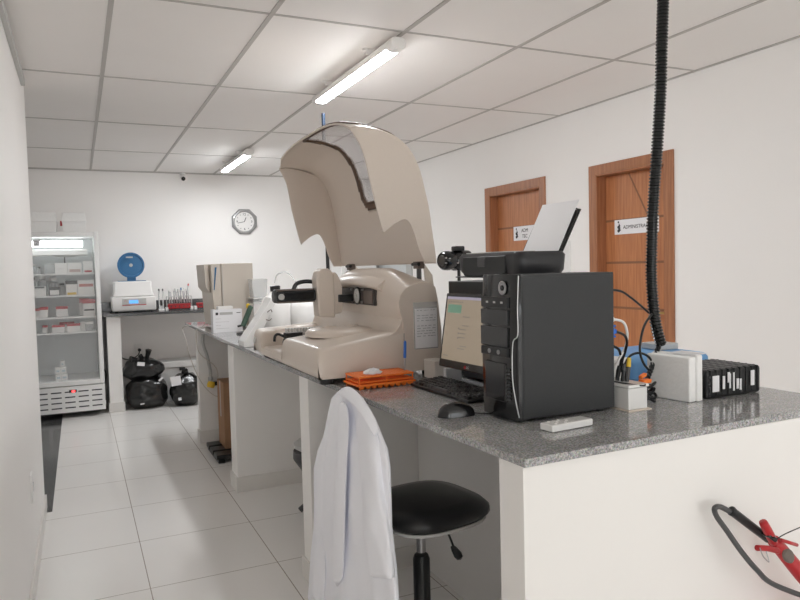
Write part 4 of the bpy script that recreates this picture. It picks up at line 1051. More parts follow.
# ================================================================== ORANGE RACK
def hole_plate(m, x0, y0, x1, y1, z0, z1, nx, ny, r, mi=0):
    cw, ch = (x1-x0)/nx, (y1-y0)/ny; K = 8
    for i in range(nx):
        for j in range(ny):
            cx, cy = x0+(i+.5)*cw, y0+(j+.5)*ch
            sq = []
            for k in range(K):
                a_ = 2*PI*(k+.5)/K; c_, s_ = math.cos(a_), math.sin(a_); mm = max(abs(c_), abs(s_))
                sq.append((cx+c_/mm*cw/2, cy+s_/mm*ch/2))
            # corner handling: use 12 pts => keep simple by snapping diagonals to corners
            sq = []; ci = []
            for k in range(K):
                a_ = 2*PI*k/K; c_, s_ = math.cos(a_), math.sin(a_)
                sx = 0 if abs(c_) < .3 else math.copysign(1, c_); sy = 0 if abs(s_) < .3 else math.copysign(1, s_)
                sq.append((cx+sx*cw/2, cy+sy*ch/2)); ci.append((cx+c_*r, cy+s_*r))
            vs = [(x, y, z1) for x, y in sq]+[(x, y, z1) for x, y in ci]+[(x, y, z0) for x, y in ci]+[(x, y, z0) for x, y in sq]
            fs = []
            for k in range(K):
                k2 = (k+1) % K
                fs += [(k, k2, K+k2, K+k), (K+k, K+k2, 2*K+k2, 2*K+k), (2*K+k, 2*K+k2, 3*K+k2, 3*K+k)]
            m.add(vs, fs, mi)
    m.add([(x0, y0, z0), (x1, y0, z0), (x1, y0, z1), (x0, y0, z1)], [(0, 1, 2, 3)], mi); m.add([(x0, y1, z0), (x1, y1, z0), (x1, y1, z1), (x0, y1, z1)], [(3, 2, 1, 0)], mi)
    m.add([(x0, y0, z0), (x0, y1, z0), (x0, y1, z1), (x0, y0, z1)], [(3, 2, 1, 0)], mi); m.add([(x1, y0, z0), (x1, y1, z0), (x1, y1, z1), (x1, y0, z1)], [(0, 1, 2, 3)], mi)
t = thing('tube_rack', 'orange plastic test tube rack on the counter before the analyser', 'rack', (0.960, 2.450, H), 0, None, local=True)
L, W = 0.238, 0.138
m = MB(); hole_plate(m, 0, 0, L, W, 0.045, 0.051, 12, 6, 0.0060); m.build('top_plate', ORANGE, t, smooth=0, fix=False)
m = MB(); hole_plate(m, 0, 0, L, W, 0.026, 0.030, 12, 6, 0.0060); m.build('middle_plate', ORANGE, t, smooth=0, fix=False)
m = MB(); m.box(-0.006, -0.006, 0.013, L+0.006, W+0.006, 0.021)
for i in range(9):
    for yy in (0.008, W-0.008): m.lathe([(0.004, 0.0005), (0.010, 0.005), (0.0115, 0.015)], (0.015+i*(L-0.03)/8, yy, 0), (0, 0, 1), 10)
m.build('base_plate', ORANGE, t, bev=0.001)
m = MB()
for x in (0.004, L*0.5, L-0.004):
    for yy in (0.003, W-0.003): m.box(x-0.002, yy-0.002, 0, x+0.002, yy+0.002, 0.048)
m.build('posts', ORANGE, t)
# shelf rotate a touch
t.rotation_euler = (0, 0, math.radians(1.5))
# crumpled tissue
m = MB(); rings = []
for i in range(9):
    th = PI*0.5*i/8; rg = []
    for j in range(24):
        ph = 2*PI*j/24; s_ = 1+0.35*noise.noise(Vector((math.cos(ph)*2, math.sin(ph)*2, i*0.5)))
        rg.append(Vector((0.038*math.cos(th)*math.cos(ph)*s_, 0.026*math.cos(th)*math.sin(ph)*s_, 0.019*math.sin(th)*(1+0.4*noise.noise(Vector((ph*2, i, 3)))))))
    rings.append(rg)
m.rings(rings)
c = Vector((1.040, 2.50, H+0.053)); m.v = [v+c for v in m.v]
tag(m.build('crumpled_tissue', PAPER, smooth=60), 'crumpled white tissue lying on the orange tube rack', 'tissue')
t = thing('blue_pen', 'blue-topped pen standing upright in the orange rack', 'pen', (1.187, 2.52, H+0.028))
MB().lathe([(0.002, 0), (0.004, 0.012), (0.004, 0.075)], (1.187, 2.52, H+0.0285), (0.05, 0, 1), 12).build('metal_shaft', SILVER, t)
MB().lathe([(0.0058, 0.072), (0.0062, 0.08), (0.0058, 0.135), (0.003, 0.142)], (1.187, 2.52, H+0.0285), (0.05, 0, 1), 12).build('blue_cap', BLUEB, t)

# ================================================================== KEYBOARD, MOUSE
kb = thing('keyboard', 'black computer keyboard lying before the monitor', 'keyboard', (1.245, 2.215, H), math.radians(1.0), None, local=True)
# local: x = depth towards the monitor, y = length
KL, KD = 0.215, 0.072
m = MB(); m.rings([[Vector((x, y, z)) for x, y in ((-KD, -KL), (KD, -KL), (KD, KL), (-KD, KL))] for z in (0.002, 0.012)])
m.v = [Vector((v.x, v.y, v.z+(0.012 if v.x > 0 else 0))) if v.z > 0.005 else v for v in m.v]
m.build('case', BLACKP, kb, bev=0.004)
for r in range(6):
    x = -0.056+r*0.0215; z = 0.014+0.012*(x+KD)/(2*KD)
    yy = -KL+0.012; c = 0
    while yy < KL-0.02 and c < 17:
        w_3 = 0.0205
        if r == 0 and c == 6: w_3 = 0.11
        key = MB(); key.rings([[Vector((x+sx*(0.0095-k_), yy+w_3/2+sy*(w_3/2-0.0012-k_), z+zz)) for sx, sy in ((-1, -1), (1, -1), (1, 1), (-1, 1))] for k_, zz in ((0, -0.003), (0.002, 0.007))])
        key.build('key', GREYP if (c+r) % 5 else BLACKP, kb, smooth=0)
        yy += w_3+0.0035; c += 1
msz = 1.12
ms = thing('computer_mouse', 'black computer mouse near the edge of the counter', 'mouse', (1.055, 1.865, H), math.radians(-8), None, local=True)
m = MB(); rings = []
for i in range(15):
    q = i/14; x = lerp(-0.056, 0.056, q); e = math.sqrt(max(0.0, 1-abs(2*q-1)**2.6)); w_4 = 0.030*e*(1-0.12*math.sin(PI*q)); h_ = 0.036*e**0.8*(0.75+0.35*math.sin(PI*(1-q)*0.85))
    rings.append([Vector((x, w_4*math.copysign(abs(math.cos(a_))**0.8, math.cos(a_)), 0.001+(h_*math.sin(a_) if a_ <= PI else 0))) for a_ in [2*PI*k_/24 for k_ in range(24)]])
m.rings(rings); m.v = [Vector((v.x*msz, v.y*msz, max(v.z*msz, 0.001))) for v in m.v]
m.build('shell', BLACKG, ms, smooth=80)
MB().lathe([(0.008, -0.003), (0.008, 0.003)], (0.032, 0, 0.026), (0, 1, 0), 14).build('scroll_wheel', GREYP, ms)
MB().tube([(0.052, 0, 0.006), (0.085, -0.02, 0.004), (0.13, -0.045, 0.004), (0.16, -0.02, 0.004), (0.17, 0.05, 0.004)], 0.002, 6).build('cord', BLACKP, ms)

# remote
rm = thing('remote_control', 'white remote control lying at the near counter corner', 'remote control', (1.245, 1.565, H), math.radians(5), None, local=True)
m = MB(); m.box(-0.078, -0.026, 0.001, 0.078, 0.026, 0.021); m.build('body', WHITEG, rm, bev=0.004, seg=3)
box(0.028, -0.018, 0.0205, 0.066, 0.018, 0.0216).build('display', GREYL, rm, smooth=0)
for i in range(4):
    for j in range(3):
        MB().lathe([(0.0045, 0.0205), (0.004, 0.0228)], (-0.055+i*0.018, -0.015+j*0.015, 0), (0, 0, 1), 10).build('button', GREYL if (i+j) % 2 else WHITE, rm)

# ================================================================== PC TOWER
px0, px1, py0, py1, pz0, pz1 = 1.146, 1.520, 1.672, 1.862, H+0.010, H+0.438
pc = thing('computer_tower', 'black desktop computer tower standing on the near counter end', 'computer', ((px0+px1)/2, (py0+py1)/2, H), 0)
m = MB(); m.box(px0+0.022, py0, pz0, px1, py1, pz1); m.build('case', BLACKM, pc, bev=0.002)
m = MB()  # side panel lip
m.box(px0+0.030, py0-0.0015, pz0+0.006, px1-0.004, py0, pz1-0.008); m.build('side_panel', BLACKM, pc, bev=0.001)
# front bezel: profile along z, bulging
bz = MB(); n_ = 24; rings = []
for i in range(n_+1):
    q = i/n_; z = lerp(pz0-0.004, pz1+0.002, q)
    bulge = 0.006*math.sin(PI*q)+0.006*(1-q)**2
    x = px0+0.010-bulge
    rings.append([Vector((px0+0.024, py0-0.002, z)), Vector((px0+0.024, py1+0.002, z)), Vector((x+0.006, py1+0.002, z)), Vector((x, py1-0.012, z)), Vector((x-0.004, (py0+py1)/2, z)), Vector((x, py0+0.030, z)), Vector((x+0.010, py0+0.002, z))])
bz.rings(rings); fb = bz.build('front_bezel', BLACKG, pc, smooth=40, bev=0.001)
def fx(z):
    q = (z-pz0)/(pz1-pz0); return px0+0.010-(0.006*math.sin(PI*q)+0.006*(1-q)**2)-0.004
yc = (py0+py1)/2+0.014
def drive(z0, z1, name, mt, dx=0.0):
    x = min(fx(z0), fx(z1))
    return box(x-0.003-dx, py0+0.034, z0, x+0.012, py1-0.010, z1).build(name, mt, fb, bev=0.0015)
zt = pz1
drive(zt-0.098, zt-0.066, 'card_reader', BLACKP)
drive(zt-0.150, zt-0.104, 'optical_drive', BLACKG)
drive(zt-0.215, zt-0.156, 'drive_cover', BLACKG)
drive(zt-0.245, zt-0.219, 'port_panel', BLACKP)
for yy in (yc-0.03, yc+0.02): MB().lathe([(0.007, 0), (0.007, 0.003), (0.004, 0.0035), (0.004, 0.001)], (fx(zt-0.232)-0.003, yy, zt-0.232), (-1, 0, 0), 14).build('audio_jack', SILVER, fb)
m = MB()
for k_, yy in enumerate((yc-0.045, yc-0.005, yc+0.035)): m.box(fx(zt-0.08)-0.0045, yy-0.006, zt-0.085, fx(zt-0.08)-0.002, yy+0.006, zt-0.079)
m.build('status_marks', GREYL, fb, smooth=0)
pb = MB(); pb.lathe([(0.019, 0), (0.021, 0.004), (0.017, 0.006), (0.013, 0.003), (0.0, 0.004)], (fx(zt-0.038)-0.0, py0+0.062, zt-0.038), (-1, 0, 0), 28); pb.build('power_button', SILVER, fb)
MB().lathe([(0.009, 0.002), (0.008, 0.006), (0, 0.007)], (fx(zt-0.038), py0+0.062, zt-0.038), (-1, 0, 0), 20).build('button_cap', BLACKG, fb)
lp = MB()
pts = [(px0+0.018, py0+0.002, zt-0.002), (px0+0.012, py0+0.001, zt-0.10), (px0+0.010, py0-0.001, zt-0.175), (px0-0.0, py0+0.010, zt-0.20), (px0-0.002, py0+0.012, zt-0.30), (px0+0.004, py0+0.006, zt-0.37), (px0+0.012, py0+0.001, zt-0.42)]
lp.tube(pts, 0.0019, 6); lp.build('chrome_strip', SATIN, fb, label='chrome strip along the tower front edge')
lp = MB(); lp.box(fx(pz0+0.09)-0.0045, py0+0.045, pz0+0.045, fx(pz0+0.09)+0.01, py1-0.03, pz0+0.165); lp.build('lower_panel', BLACKG, fb, bev=0.008, seg=3)
m = MB()
for k_ in range(9): m.box(fx(pz0+0.1)-0.004, py0+0.030, pz0+0.055+k_*0.011, fx(pz0+0.1)+0.004, py0+0.038, pz0+0.061+k_*0.011)
m.build('vent_slots', INK, fb, smooth=0)
for x in (px0+0.05, px1-0.04):
    for yy in (py0+0.025, py1-0.025): MB().cyl((x, yy, H), (x, yy, pz0+0.001), 0.012, 12).build('foot', BLACKP, pc)
m = MB(); m.box(px1, py0+0.012, pz0+0.02, px1+0.003, py1-0.012, pz1-0.02); m.build('rear_plate', SATIN, pc)

# second dark case behind, carrying the printer
t = thing('black_case', 'black box behind the monitor carrying the printer', 'case', (1.44, 2.14, H))
box(1.445, 1.93, H+0.01, 1.60, 2.60, 1.384).build('housing', BLACKM, t, bev=0.003)
for x in (1.465, 1.58):
    for yy in (1.96, 2.57): MB().cyl((x, yy, H), (x, yy, H+0.011), 0.012, 12).build('foot', BLACKP, t)

# ================================================================== PRINTER
t = thing('inkjet_printer', 'black inkjet printer with paper in its rear feeder, above the tower', 'printer', (1.42, 2.1, 1.385))
x0, x1, y0, y1, z0, z1 = 1.325, 1.535, 1.905, 2.315, 1.408, 1.492
m = MB()
def rr_(x0, x1, y0, y1, z, r=0.03):
    P = []
    for cx, cy, a0 in ((x1-r, y0+r, -PI/2), (x1-r, y1-r, 0), (x0+r, y1-r, PI/2), (x0+r, y0+r, PI)):
        for k in range(6): a_ = a0+PI/2*k/5; P.append(Vector((cx+r*math.cos(a_), cy+r*math.sin(a_), z)))
    return P
m.rings([rr_(x0+0.015, x1-0.015, y0+0.015, y1-0.015, z0), rr_(x0+0.004, x1-0.004, y0+0.004, y1-0.004, z0+0.02), rr_(x0, x1, y0, y1, z1-0.012), rr_(x0+0.008, x1-0.008, y0+0.008, y1-0.008, z1)])
pbody = m.build('body', mat('printer_black', (0.030, 0.030, 0.033), 0.32, noise_scale=60, noise_amt=0.06), t, smooth=50)
box(x0-0.003, y0+0.075, z0+0.012, x0+0.012, y1-0.05, z1-0.012).build('front_door', BLACKP, t, bev=0.003)
box(x0-0.006, y0+0.20, z0+0.035, x0+0.002, y0+0.25, z1-0.012).build('door_catch', GREYP, t, bev=0.003)
box(x0-0.004, y0+0.085, z0+0.004, x0+0.01, y1-0.06, z0+0.014).build('output_slot', INK, t)
box(x0+0.02, y0+0.11, z1, x1-0.06, y1-0.04, z1+0.004).build('top_panel', GREYL, t, bev=0.001)
MB().prism([(x0-0.012, y0+0.16, 1.404), (x0+0.06, y0+0.16, 1.404), (x0+0.06, y0+0.16, 1.409), (x0-0.012, y0+0.16, 1.408)], (0, 0.24, 0)).build('output_tray', BLACKP, t, bev=0.001)
for x in (1.46, 1.51):
    for yy in (1.95, 2.27): MB().cyl((x, yy, 1.384), (x, yy, z0+0.003), 0.012, 12).build('foot', BLACKP, t)
# paper support leaning back (towards +x)
py_a, py_b = 1.955, 2.165
zb_, ztp = 1.485, 1.668
A = Vector((1.520, 0, zb_)); B = Vector((1.605, 0, ztp-0.03))
sup = MB(); d = (B-A)
for off, wid in ((0.008, 0.0), ):
    sup.add([(A.x+off, py_a-0.012, A.z), (A.x+off, py_b+0.012, A.z), (B.x+off, py_b+0.012, B.z), (B.x+off, py_a-0.012, B.z),
             (A.x+off+0.003, py_a-0.012, A.z), (A.x+off+0.003, py_b+0.012, A.z), (B.x+off+0.003, py_b+0.012, B.z), (B.x+off+0.003, py_a-0.012, B.z)],
            [(0, 1, 2, 3), (4, 7, 6, 5), (0, 4, 5, 1), (1, 5, 6, 2), (2, 6, 7, 3), (3, 7, 4, 0)])
sup.build('paper_support', BLACKP, t)
m = MB(); m.tube([(A.x+0.016, py_a-0.01, A.z), (B.x+0.016, py_a-0.01, B.z), (B.x+0.012, py_a+0.01, B.z+0.004)], 0.003, 6, 0, 1); m.build('support_rail', BLACKG, t)
ps_ = MB(); q0 = Vector((1.518, 0, zb_-0.01)); q1 = Vector((1.622, 0, ztp+0.005))
ps_.add([(q0.x, py_a, q0.z), (q0.x, py_b, q0.z), (q1.x, py_b, q1.z), (q1.x, py_a, q1.z), (q0.x+0.003, py_a, q0.z), (q0.x+0.003, py_b, q0.z), (q1.x+0.003, py_b, q1.z), (q1.x+0.003, py_a, q1.z)],
        [(0, 1, 2, 3), (4, 7, 6, 5), (0, 4, 5, 1), (1, 5, 6, 2), (2, 6, 7, 3), (3, 7, 4, 0)])
tag(ps_.build('paper_sheets', PAPER, smooth=0), 'blank white paper standing in the printer feeder', 'paper')

# camera-like handset behind the printer
t = thing('video_camera', 'black video camera on a slim stand behind the printer', 'camera', (1.60, 2.85, H))
c = ya(455, 260.5, 2.85)
m = MB(); a_ = c+Vector((-0.070, 0, 0.0)); b_ = c+Vector((0.07, 0.03, 0.0))
m.lathe([(0.030, 0), (0.036, 0.008), (0.038, 0.03), (0.034, 0.05), (0.040, 0.06), (0.040, 0.13)], a_, (b_-a_), 24); m.v = [a_+(v-a_)*1.22 for v in m.v]; m.build('body', BLACKG, t, smooth=40)
MB().lathe([(0.024, -0.004), (0.026, 0.001), (0.016, 0.0015), (0, 0.0)], a_, (b_-a_), 20).build('lens', GREYP, t)
m = MB(); m.box(c.x-0.01, c.y-0.02, c.z+0.045, c.x+0.045, c.y+0.02, c.z+0.068); m.build('viewfinder', BLACKP, t, bev=0.006)
m = MB()
for u, v in ((446, 258), (446, 263), (450, 258.5), (458, 263)): 
    p = ya(u, v, 2.80); m.obox(p, (1, 0, 0), (0, 1, 0), (0, 0, 1), 0.004, 0.003, 0.0025)
m.build('marks', GREYL, t, smooth=0)
MB().cyl((c.x+0.02, c.y, H+0.01), (c.x+0.02, c.y, c.z-0.02), 0.008, 10).build('stand_post', BLACKP, t)
MB().lathe([(0.06, 0), (0.06, 0.008), (0.02, 0.012)], (c.x+0.02, c.y, H)).build('stand_base', BLACKP, t)

# ================================================================== MONITOR
far = Vector((1.262, 2.36)); near = Vector((1.285, 1.925))
mn = thing('monitor', 'black flat monitor with lit page between keyboard and tower', 'monitor', (1.32, 2.14, H))
yd = Vector((far.x-near.x, far.y-near.y, 0)).normalized()          # near -> far
tilt = math.radians(9)
nrm = Vector((-yd.y, yd.x, 0)).normalized()                         # towards the viewer (-x)
if nrm.x > 0: nrm = -nrm
upv = (Vector((0, 0, 1))*math.cos(tilt) - nrm*math.sin(tilt)).normalized()
nv = (nrm*math.cos(tilt)+Vector((0, 0, 1))*math.sin(tilt)).normalized()
C0 = Vector(((far.x+near.x)/2, (far.y+near.y)/2, 1.062))+upv*0.1425
Wm, Hm = 0.218, 0.1425
m = MB(); m.obox(C0-nv*0.012, yd, upv, nv, Wm, Hm, 0.014); mc = m.build('housing', BLACKG, mn, bev=0.004)
def M(yq, zq, d=0.0): return C0+yd*yq+upv*zq+nv*(0.0022+d)
def rect(m, ya_, yb_, za_, zb_, d, mi):
    P = [M(ya_, za_, d), M(yb_, za_, d), M(yb_, zb_, d), M(ya_, zb_, d)]
    m.add(P, [(0, 1, 2, 3)], mi)
sm_ = MB(); wi, hb, ht = Wm-0.013, -Hm+0.030, Hm-0.013
rect(sm_, -wi, wi, hb, ht, 0.0003, 0)
rect(sm_, -wi, wi, ht-0.010, ht, 0.0006, 1)
rect(sm_, wi-0.105, wi-0.012, ht-0.062, ht-0.030, 0.0006, 2)
rr = random.Random(5)
for k_ in range(8): rect(sm_, wi-0.012-k_*0.013-0.008, wi-0.012-k_*0.013, ht-0.022, ht-0.018, 0.0006, 3)
for z_, y_ in ((0.045, 0.115), (0.012, 0.115), (-0.003, 0.10), (-0.018, 0.10), (-0.033, 0.10), (-0.065, 0.115), (-0.075, 0.10)):
    rect(sm_, wi-y_-0.05, wi-y_-0.005, ht-0.09+z_-0.03, ht-0.09+z_-0.0275, 0.0006, 3)
for z_ in (-0.012, -0.030, -0.048): rect(sm_, wi-0.105, wi-0.098, ht-0.11+z_, ht-0.104+z_, 0.0006, 3)
rect(sm_, wi-0.045, wi-0.012, hb+0.014, hb+0.017, 0.0006, 3)
sm_.build('screen', [SCRB, SCRT, SCRG, SCRI], mn, smooth=0, fix=False, label='lit screen showing a beige page with green panel')
lg = MB(); p = M(-0.005+0.03, -Hm+0.013, 0.0)
lg.lathe([(0.0065, 0), (0.0065, 0.0008), (0, 0.001)], M(0.035, -Hm+0.014, 0), nv, 16, 0)
lg.text('LG', 0.014, M(0.018, -Hm+0.014, 0.0005), -yd, upv, 1)
lg.build('logo', [RED, GREYL], mc, smooth=0)
m = MB(); m.obox(C0-nv*0.035, yd, upv, nv, 0.12, 0.09, 0.012); m.build('rear_bulge', BLACKP, mn, bev=0.01)
base_c = C0-nv*0.03
m = MB(); m.cyl((1.378, base_c.y, H+0.008), (1.335, base_c.y, 1.16), 0.015, 16); m.build('stand_neck', BLACKP, mn)
MB().lathe([(0.055, 0), (0.057, 0.006), (0.035, 0.011), (0.02, 0.014)], (1.378, base_c.y, H), (0, 0, 1), 32).build('stand_base', BLACKG, mn)

# white boxes behind the monitor
m = MB(); m.box(1.40, 2.46, H, 1.47, 2.57, H+0.085)
a = ya(432.5, 371, 2.52); b = ya(446, 356, 2.52)
tag(box(a.x, 2.50, H, b.x, 2.60, H+0.078).build('pale_box', mat('cream_card', (0.72, 0.68, 0.63), 0.6, noise_scale=30, noise_amt=0.02), bev=0.004), 'small cream box between the analyser and the monitor', 'box')
a = ya(446.5, 371, 2.42); b = ya(462, 362, 2.42)
tag(box(a.x, 2.425, H, b.x, 2.445, H+0.055).build('white_note_pad', PAPER, bev=0.001), 'white upright note pad beneath the left end of the monitor', 'note pad')

# ================================================================== RIGHT END OF COUNTER
# corrugated conduit from the ceiling
cp = [Vector((1.885, 1.80, CEIL)), ya(662, 34, 1.8), ya(660.5, 90, 1.8), ya(657, 150, 1.8), ya(653.5, 200, 1.8), ya(652, 240, 1.8), ya(651.5, 280, 1.8), ya(655, 320, 1.8), ya(661, 345, 1.8)]
Lc = sum((b-a).length for a, b in zip(cp, cp[1:])); nr = int(Lc/0.0115)
m = MB()
P = []
pts = cp
tmp = MB()
# sample the spline finely, alternate radius
def spl(pts, N):
    out = []
    for i in range(len(pts)-1):
        p0 = pts[max(i-1, 0)]; p1 = pts[i]; p2 = pts[i+1]; p3 = pts[min(i+2, len(pts)-1)]
        for k in range(60):
            t_ = k/60; out.append(0.5*((2*p1)+(p2-p0)*t_+(2*p0-5*p1+4*p2-p3)*t_*t_+(3*p1-p0-3*p2+p3)*t_**3))
    out.append(pts[-1])
    L = [0]
    for a, b in zip(out, out[1:]): L.append(L[-1]+(b-a).length)
    res = []; i = 0
    for k in range(N):
        d = L[-1]*k/(N-1)
        while i < len(L)-2 and L[i+1] < d: i += 1
        res.append(out[i].lerp(out[i+1], (d-L[i])/max(1e-9, L[i+1]-L[i])))
    return res
N = nr*4
fine = spl(cp, N)
m.tube(fine, 0.0158, 14, 0, 1, rfun=lambda q: 0.0205 if int(q*(N-1)+0.5) % 4 in (0, 1) else 0.0160)
tag(m.build('corrugated_conduit', mat('ribbed_black_plastic', (0.012, 0.013, 0.013), 0.25, spec=0.6, noise_scale=30, noise_amt=0.1), smooth=35), 'black ribbed conduit hanging from the ceiling to the near counter end', 'conduit')
# twisted cable bundle below
def wob(pts, r, amp, ph, n_=40, turns=5):
    f_ = spl([Vector(p) for p in pts], n_); out = []
    for i, p in enumerate(f_):
        a_ = ph+turns*2*PI*i/n_; out.append(p+Vector((math.cos(a_)*amp, math.sin(a_)*amp, 0)))
    return out
bundle = [ya(660, 340, 1.8), ya(657, 352, 1.79), ya(652, 366, 1.77), ya(648, 377, 1.74), ya(645, 389, 1.71), ya(644, 398, 1.69)]
t = thing('cable_bundle', 'twisted black cable bundle with orange clip below the ribbed conduit', 'cables', tuple(bundle[-1]))
for ph in (0, 2.1, 4.2): MB().tube(wob(bundle, 0, 0.006, ph), 0.0042, 6, 0, 1).build('strand', BLACKP, t, smooth=180)
lo_ = MB()
for k_, (r0, dz) in enumerate(((0.022, 0.0), (0.026, 0.012), (0.02, 0.03), (0.024, 0.05))):
    c = ya(649, 398, 1.70); c.z = H+0.012+dz
    lo_.tube([c+Vector((r0*math.cos(a_), r0*0.6*math.sin(a_), 0.006*math.sin(2*a_+k_))) for a_ in [2*PI*i/12 for i in range(13)]], 0.005, 6)
lo_.build('coil', BLACKP, t, smooth=180)
c = ya(645, 381, 1.70); m = MB(); m.obox(c, (1, 0, 0), (0, 1, 0), (0.2, 0, 1), 0.018, 0.012, 0.006); m.obox(c+Vector((-0.01, 0, 0.018)), (1, 0, 0.4), (0, 1, 0), (0, 0, 1), 0.012, 0.008, 0.005); m.obox(c+Vector((0.0, -0.004, -0.016)), (1, 0, -0.3), (0, 1, 0), (0, 0, 1), 0.012, 0.008, 0.005)
m.build('orange_clip', ORANGE, t, bev=0.002)
c = ya(641, 396, 1.66); m = MB(); m.tube([c+Vector((-0.008, 0, -0.012)), c+Vector((0.002, 0, 0.006)), c+Vector((0.014, 0, 0.0))], 0.004, 8); m.build('silver_tab', SILVER, t)
cable('hanging_cable', [Vector((px1+0.002, 1.72, 1.362)), ya(620, 291, 1.73), ya(630, 297, 1.75), ya(640, 305, 1.78), ya(649, 313, 1.795)], 0.0038, BLACKP, 'black cord running from the tower top to the ribbed conduit')
cable('data_cable', [ya(652, 314, 1.79), ya(645, 324, 1.78), ya(641, 338, 1.78), ya(640, 352, 1.77), ya(644, 364, 1.76), ya(650, 371, 1.76)], 0.0042, BLACKP, 'black cable looping beside the lower end of the ribbed conduit')
cable('data_cable', [ya(625, 364, 1.80), ya(630, 356, 1.79), ya(638, 353, 1.78), ya(646, 355, 1.78), ya(652, 361, 1.78), ya(656, 368, 1.78)], 0.0042, BLACKP, 'black cable arching over the white beaker')
# connectors behind the tower
def plug(u, v, y, col, label, pts, cm, tips=None):
    c = ya(u, v, y); c.x = px1+0.022
    t = thing('cable_plug', label, 'plug', tuple(c), 0, 'plugs behind the computer tower')
    m = MB(); m.box(px1+0.003, y-0.008, c.z-0.014, px1+0.030, y+0.008, c.z+0.014); m.box(px1+0.030, y-0.005, c.z-0.008, px1+0.042, y+0.005, c.z+0.008)
    m.build('shell', col, t, bev=0.002)
    m = MB()
    for dz in (-0.017, 0.017): m.cyl((px1+0.004, y, c.z+dz), (px1+0.040, y, c.z+dz), 0.0035, 8)
    m.build('thumbscrews', col, t)
    MB().tube([Vector((px1+0.040, y, c.z))]+pts, 0.0045, 8).build('cord', cm, t, smooth=180)
plug(618, 319, 1.72, WHITE, 'white video plug in the back of the tower', [ya(623, 322, 1.73), ya(627, 332, 1.74), ya(626, 345, 1.75), ya(620, 357, 1.76), ya(614, 368, 1.77)], WHITE)
plug(618, 331, 1.71, BLUEB, 'blue video plug in the back of the tower, below the white one', [ya(624, 335, 1.72), ya(627, 342, 1.73), ya(625, 352, 1.75), ya(622, 362, 1.78), ya(622, 372, 1.79)], BLACKP)
cable('data_cable', [ya(613, 346, 1.74)+Vector((0, 0, 0)), ya(619, 350, 1.75), ya(621, 360, 1.77), ya(619, 370, 1.79)], 0.0045, BLACKP, 'short black cable low behind the tower')
# white junction box
t = thing('junction_box', 'white power box with hinged lid beside the computer tower', 'power box', (1.58, 1.72, H))
box(1.540, 1.632, H+0.004, 1.618, 1.80, H+0.072).build('body', WHITEG, t, bev=0.003)
box(1.536, 1.628, H+0.073, 1.622, 1.804, H+0.083).build('lid', WHITEG, t, bev=0.003)
box(1.532, 1.624, H, 1.628, 1.806, H+0.004).build('base_plate', mat('cream_plastic', (0.75, 0.66, 0.58), 0.5, noise_scale=30, noise_amt=0.02), t, bev=0.001)
m = MB(); m.tube([(1.538, 1.74, H+0.087), (1.55, 1.66, H+0.085), (1.59, 1.625, H+0.079), (1.60, 1.622, H+0.082)], 0.0025, 6); m.build('wire', BLACKP, t)
# yellow and dark tools on the box
def tool(u, v0, v1, y, capm, bodym, label, tilt=0.1):
    a = ya(u, v1, y); b = ya(u, v0, y)
    a.z = H+0.0835
    t = thing('hand_tool', label, 'tool', tuple(a), 0)
    d = (b-a)+Vector((tilt*0.1, 0, 0))
    MB().cyl(a, a+d*0.62, 0.0065, 12, r2=0.008).build('shaft', bodym, t)
    MB().cyl(a+d*0.62, a+d, 0.008, 12, r2=0.006).build('grip', capm, t)
tool(627, 358, 384, 1.69, YELLOW, GREYP, 'dark plug with yellow tip standing on the white power box')
tool(622.5, 364, 384, 1.70, GREYP, BLACKP, 'black plug on the white power box, beside the yellow-tipped one')
tool(617, 366, 384, 1.72, BLACKP, BLACKP, 'black plug on the white power box, nearest the tower')
# white beaker
t = thing('white_beaker', 'white plastic beaker with rim behind the white power box', 'beaker', (1.715, 1.90, H))
MB().lathe([(0.045, 0), (0.047, 0.01), (0.053, 0.12), (0.050, 0.122), (0.044, 0.012), (0, 0.01)], (1.715, 1.90, H), (0, 0, 1), 28).build('cup', WHITE, t, smooth=40)
MB().lathe([(0.0535, 0.112), (0.058, 0.116), (0.057, 0.126), (0.051, 0.126)], (1.715, 1.90, H), (0, 0, 1), 28).build('rim', WHITE, t)
# styrofoam box on its side
t = thing('foam_box', 'white foam box on its side beside the black ribbed case', 'box', (1.80, 1.63, H), math.radians(7), None, local=True)
m = MB(); m.box(0, 0, 0.0, 0.034, 0.17, 0.150); m.build('tub', STYRO, t, bev=0.006, seg=3)
m = MB(); m.box(0.036, -0.004, 0.0, 0.064, 0.174, 0.154); m.build('lid', STYRO, t, bev=0.005, seg=3)
m = MB()
for i in range(5):
    for j in range(5):
        m.lathe([(0.010, 0.0), (0.008, 0.0004), (0.0, 0.0006)], (0.0005, 0.022+i*0.031+(0.012 if j % 2 else 0), 0.022+j*0.027), (-1, 0, 0), 10)
m.build('dimples', STYRO, t)
m = MB(); m.add([(0.02, 0.02, 0.1545), (0.088, 0.01, 0.156), (0.09, 0.12, 0.157), (0.02, 0.13, 0.1545)], [(0, 1, 2, 3)])
m = MB(); m.box(0.03, 0.0, 0.1545, 0.098, 0.10, 0.157); m2_ = m.build('foam_tray', PAPER, t, bev=0.001)
# light blue case behind and grey pad
t = thing('blue_case', 'flat light blue plastic case behind the white foam box', 'case', (2.1, 2.05, H))
MB().rings([rr_(1.80, 2.175, 1.88, 2.20, H, 0.03), rr_(1.79, 2.18, 1.87, 2.21, H+0.045, 0.03)]).build('tray', BLUEL, t)
MB().rings([rr_(1.788, 2.182, 1.868, 2.212, H+0.047, 0.03), rr_(1.79, 2.18, 1.87, 2.21, H+0.10, 0.03), rr_(1.80, 2.172, 1.88, 2.20, H+0.113, 0.03)]).build('lid', BLUEL, t, smooth=50)
t = tag(box(2.07, 2.02, H+0.114, 2.17, 2.12, H+0.138).build('grey_pad', GREYL, bev=0.003), 'small grey pad lying on the light blue case', 'pad')
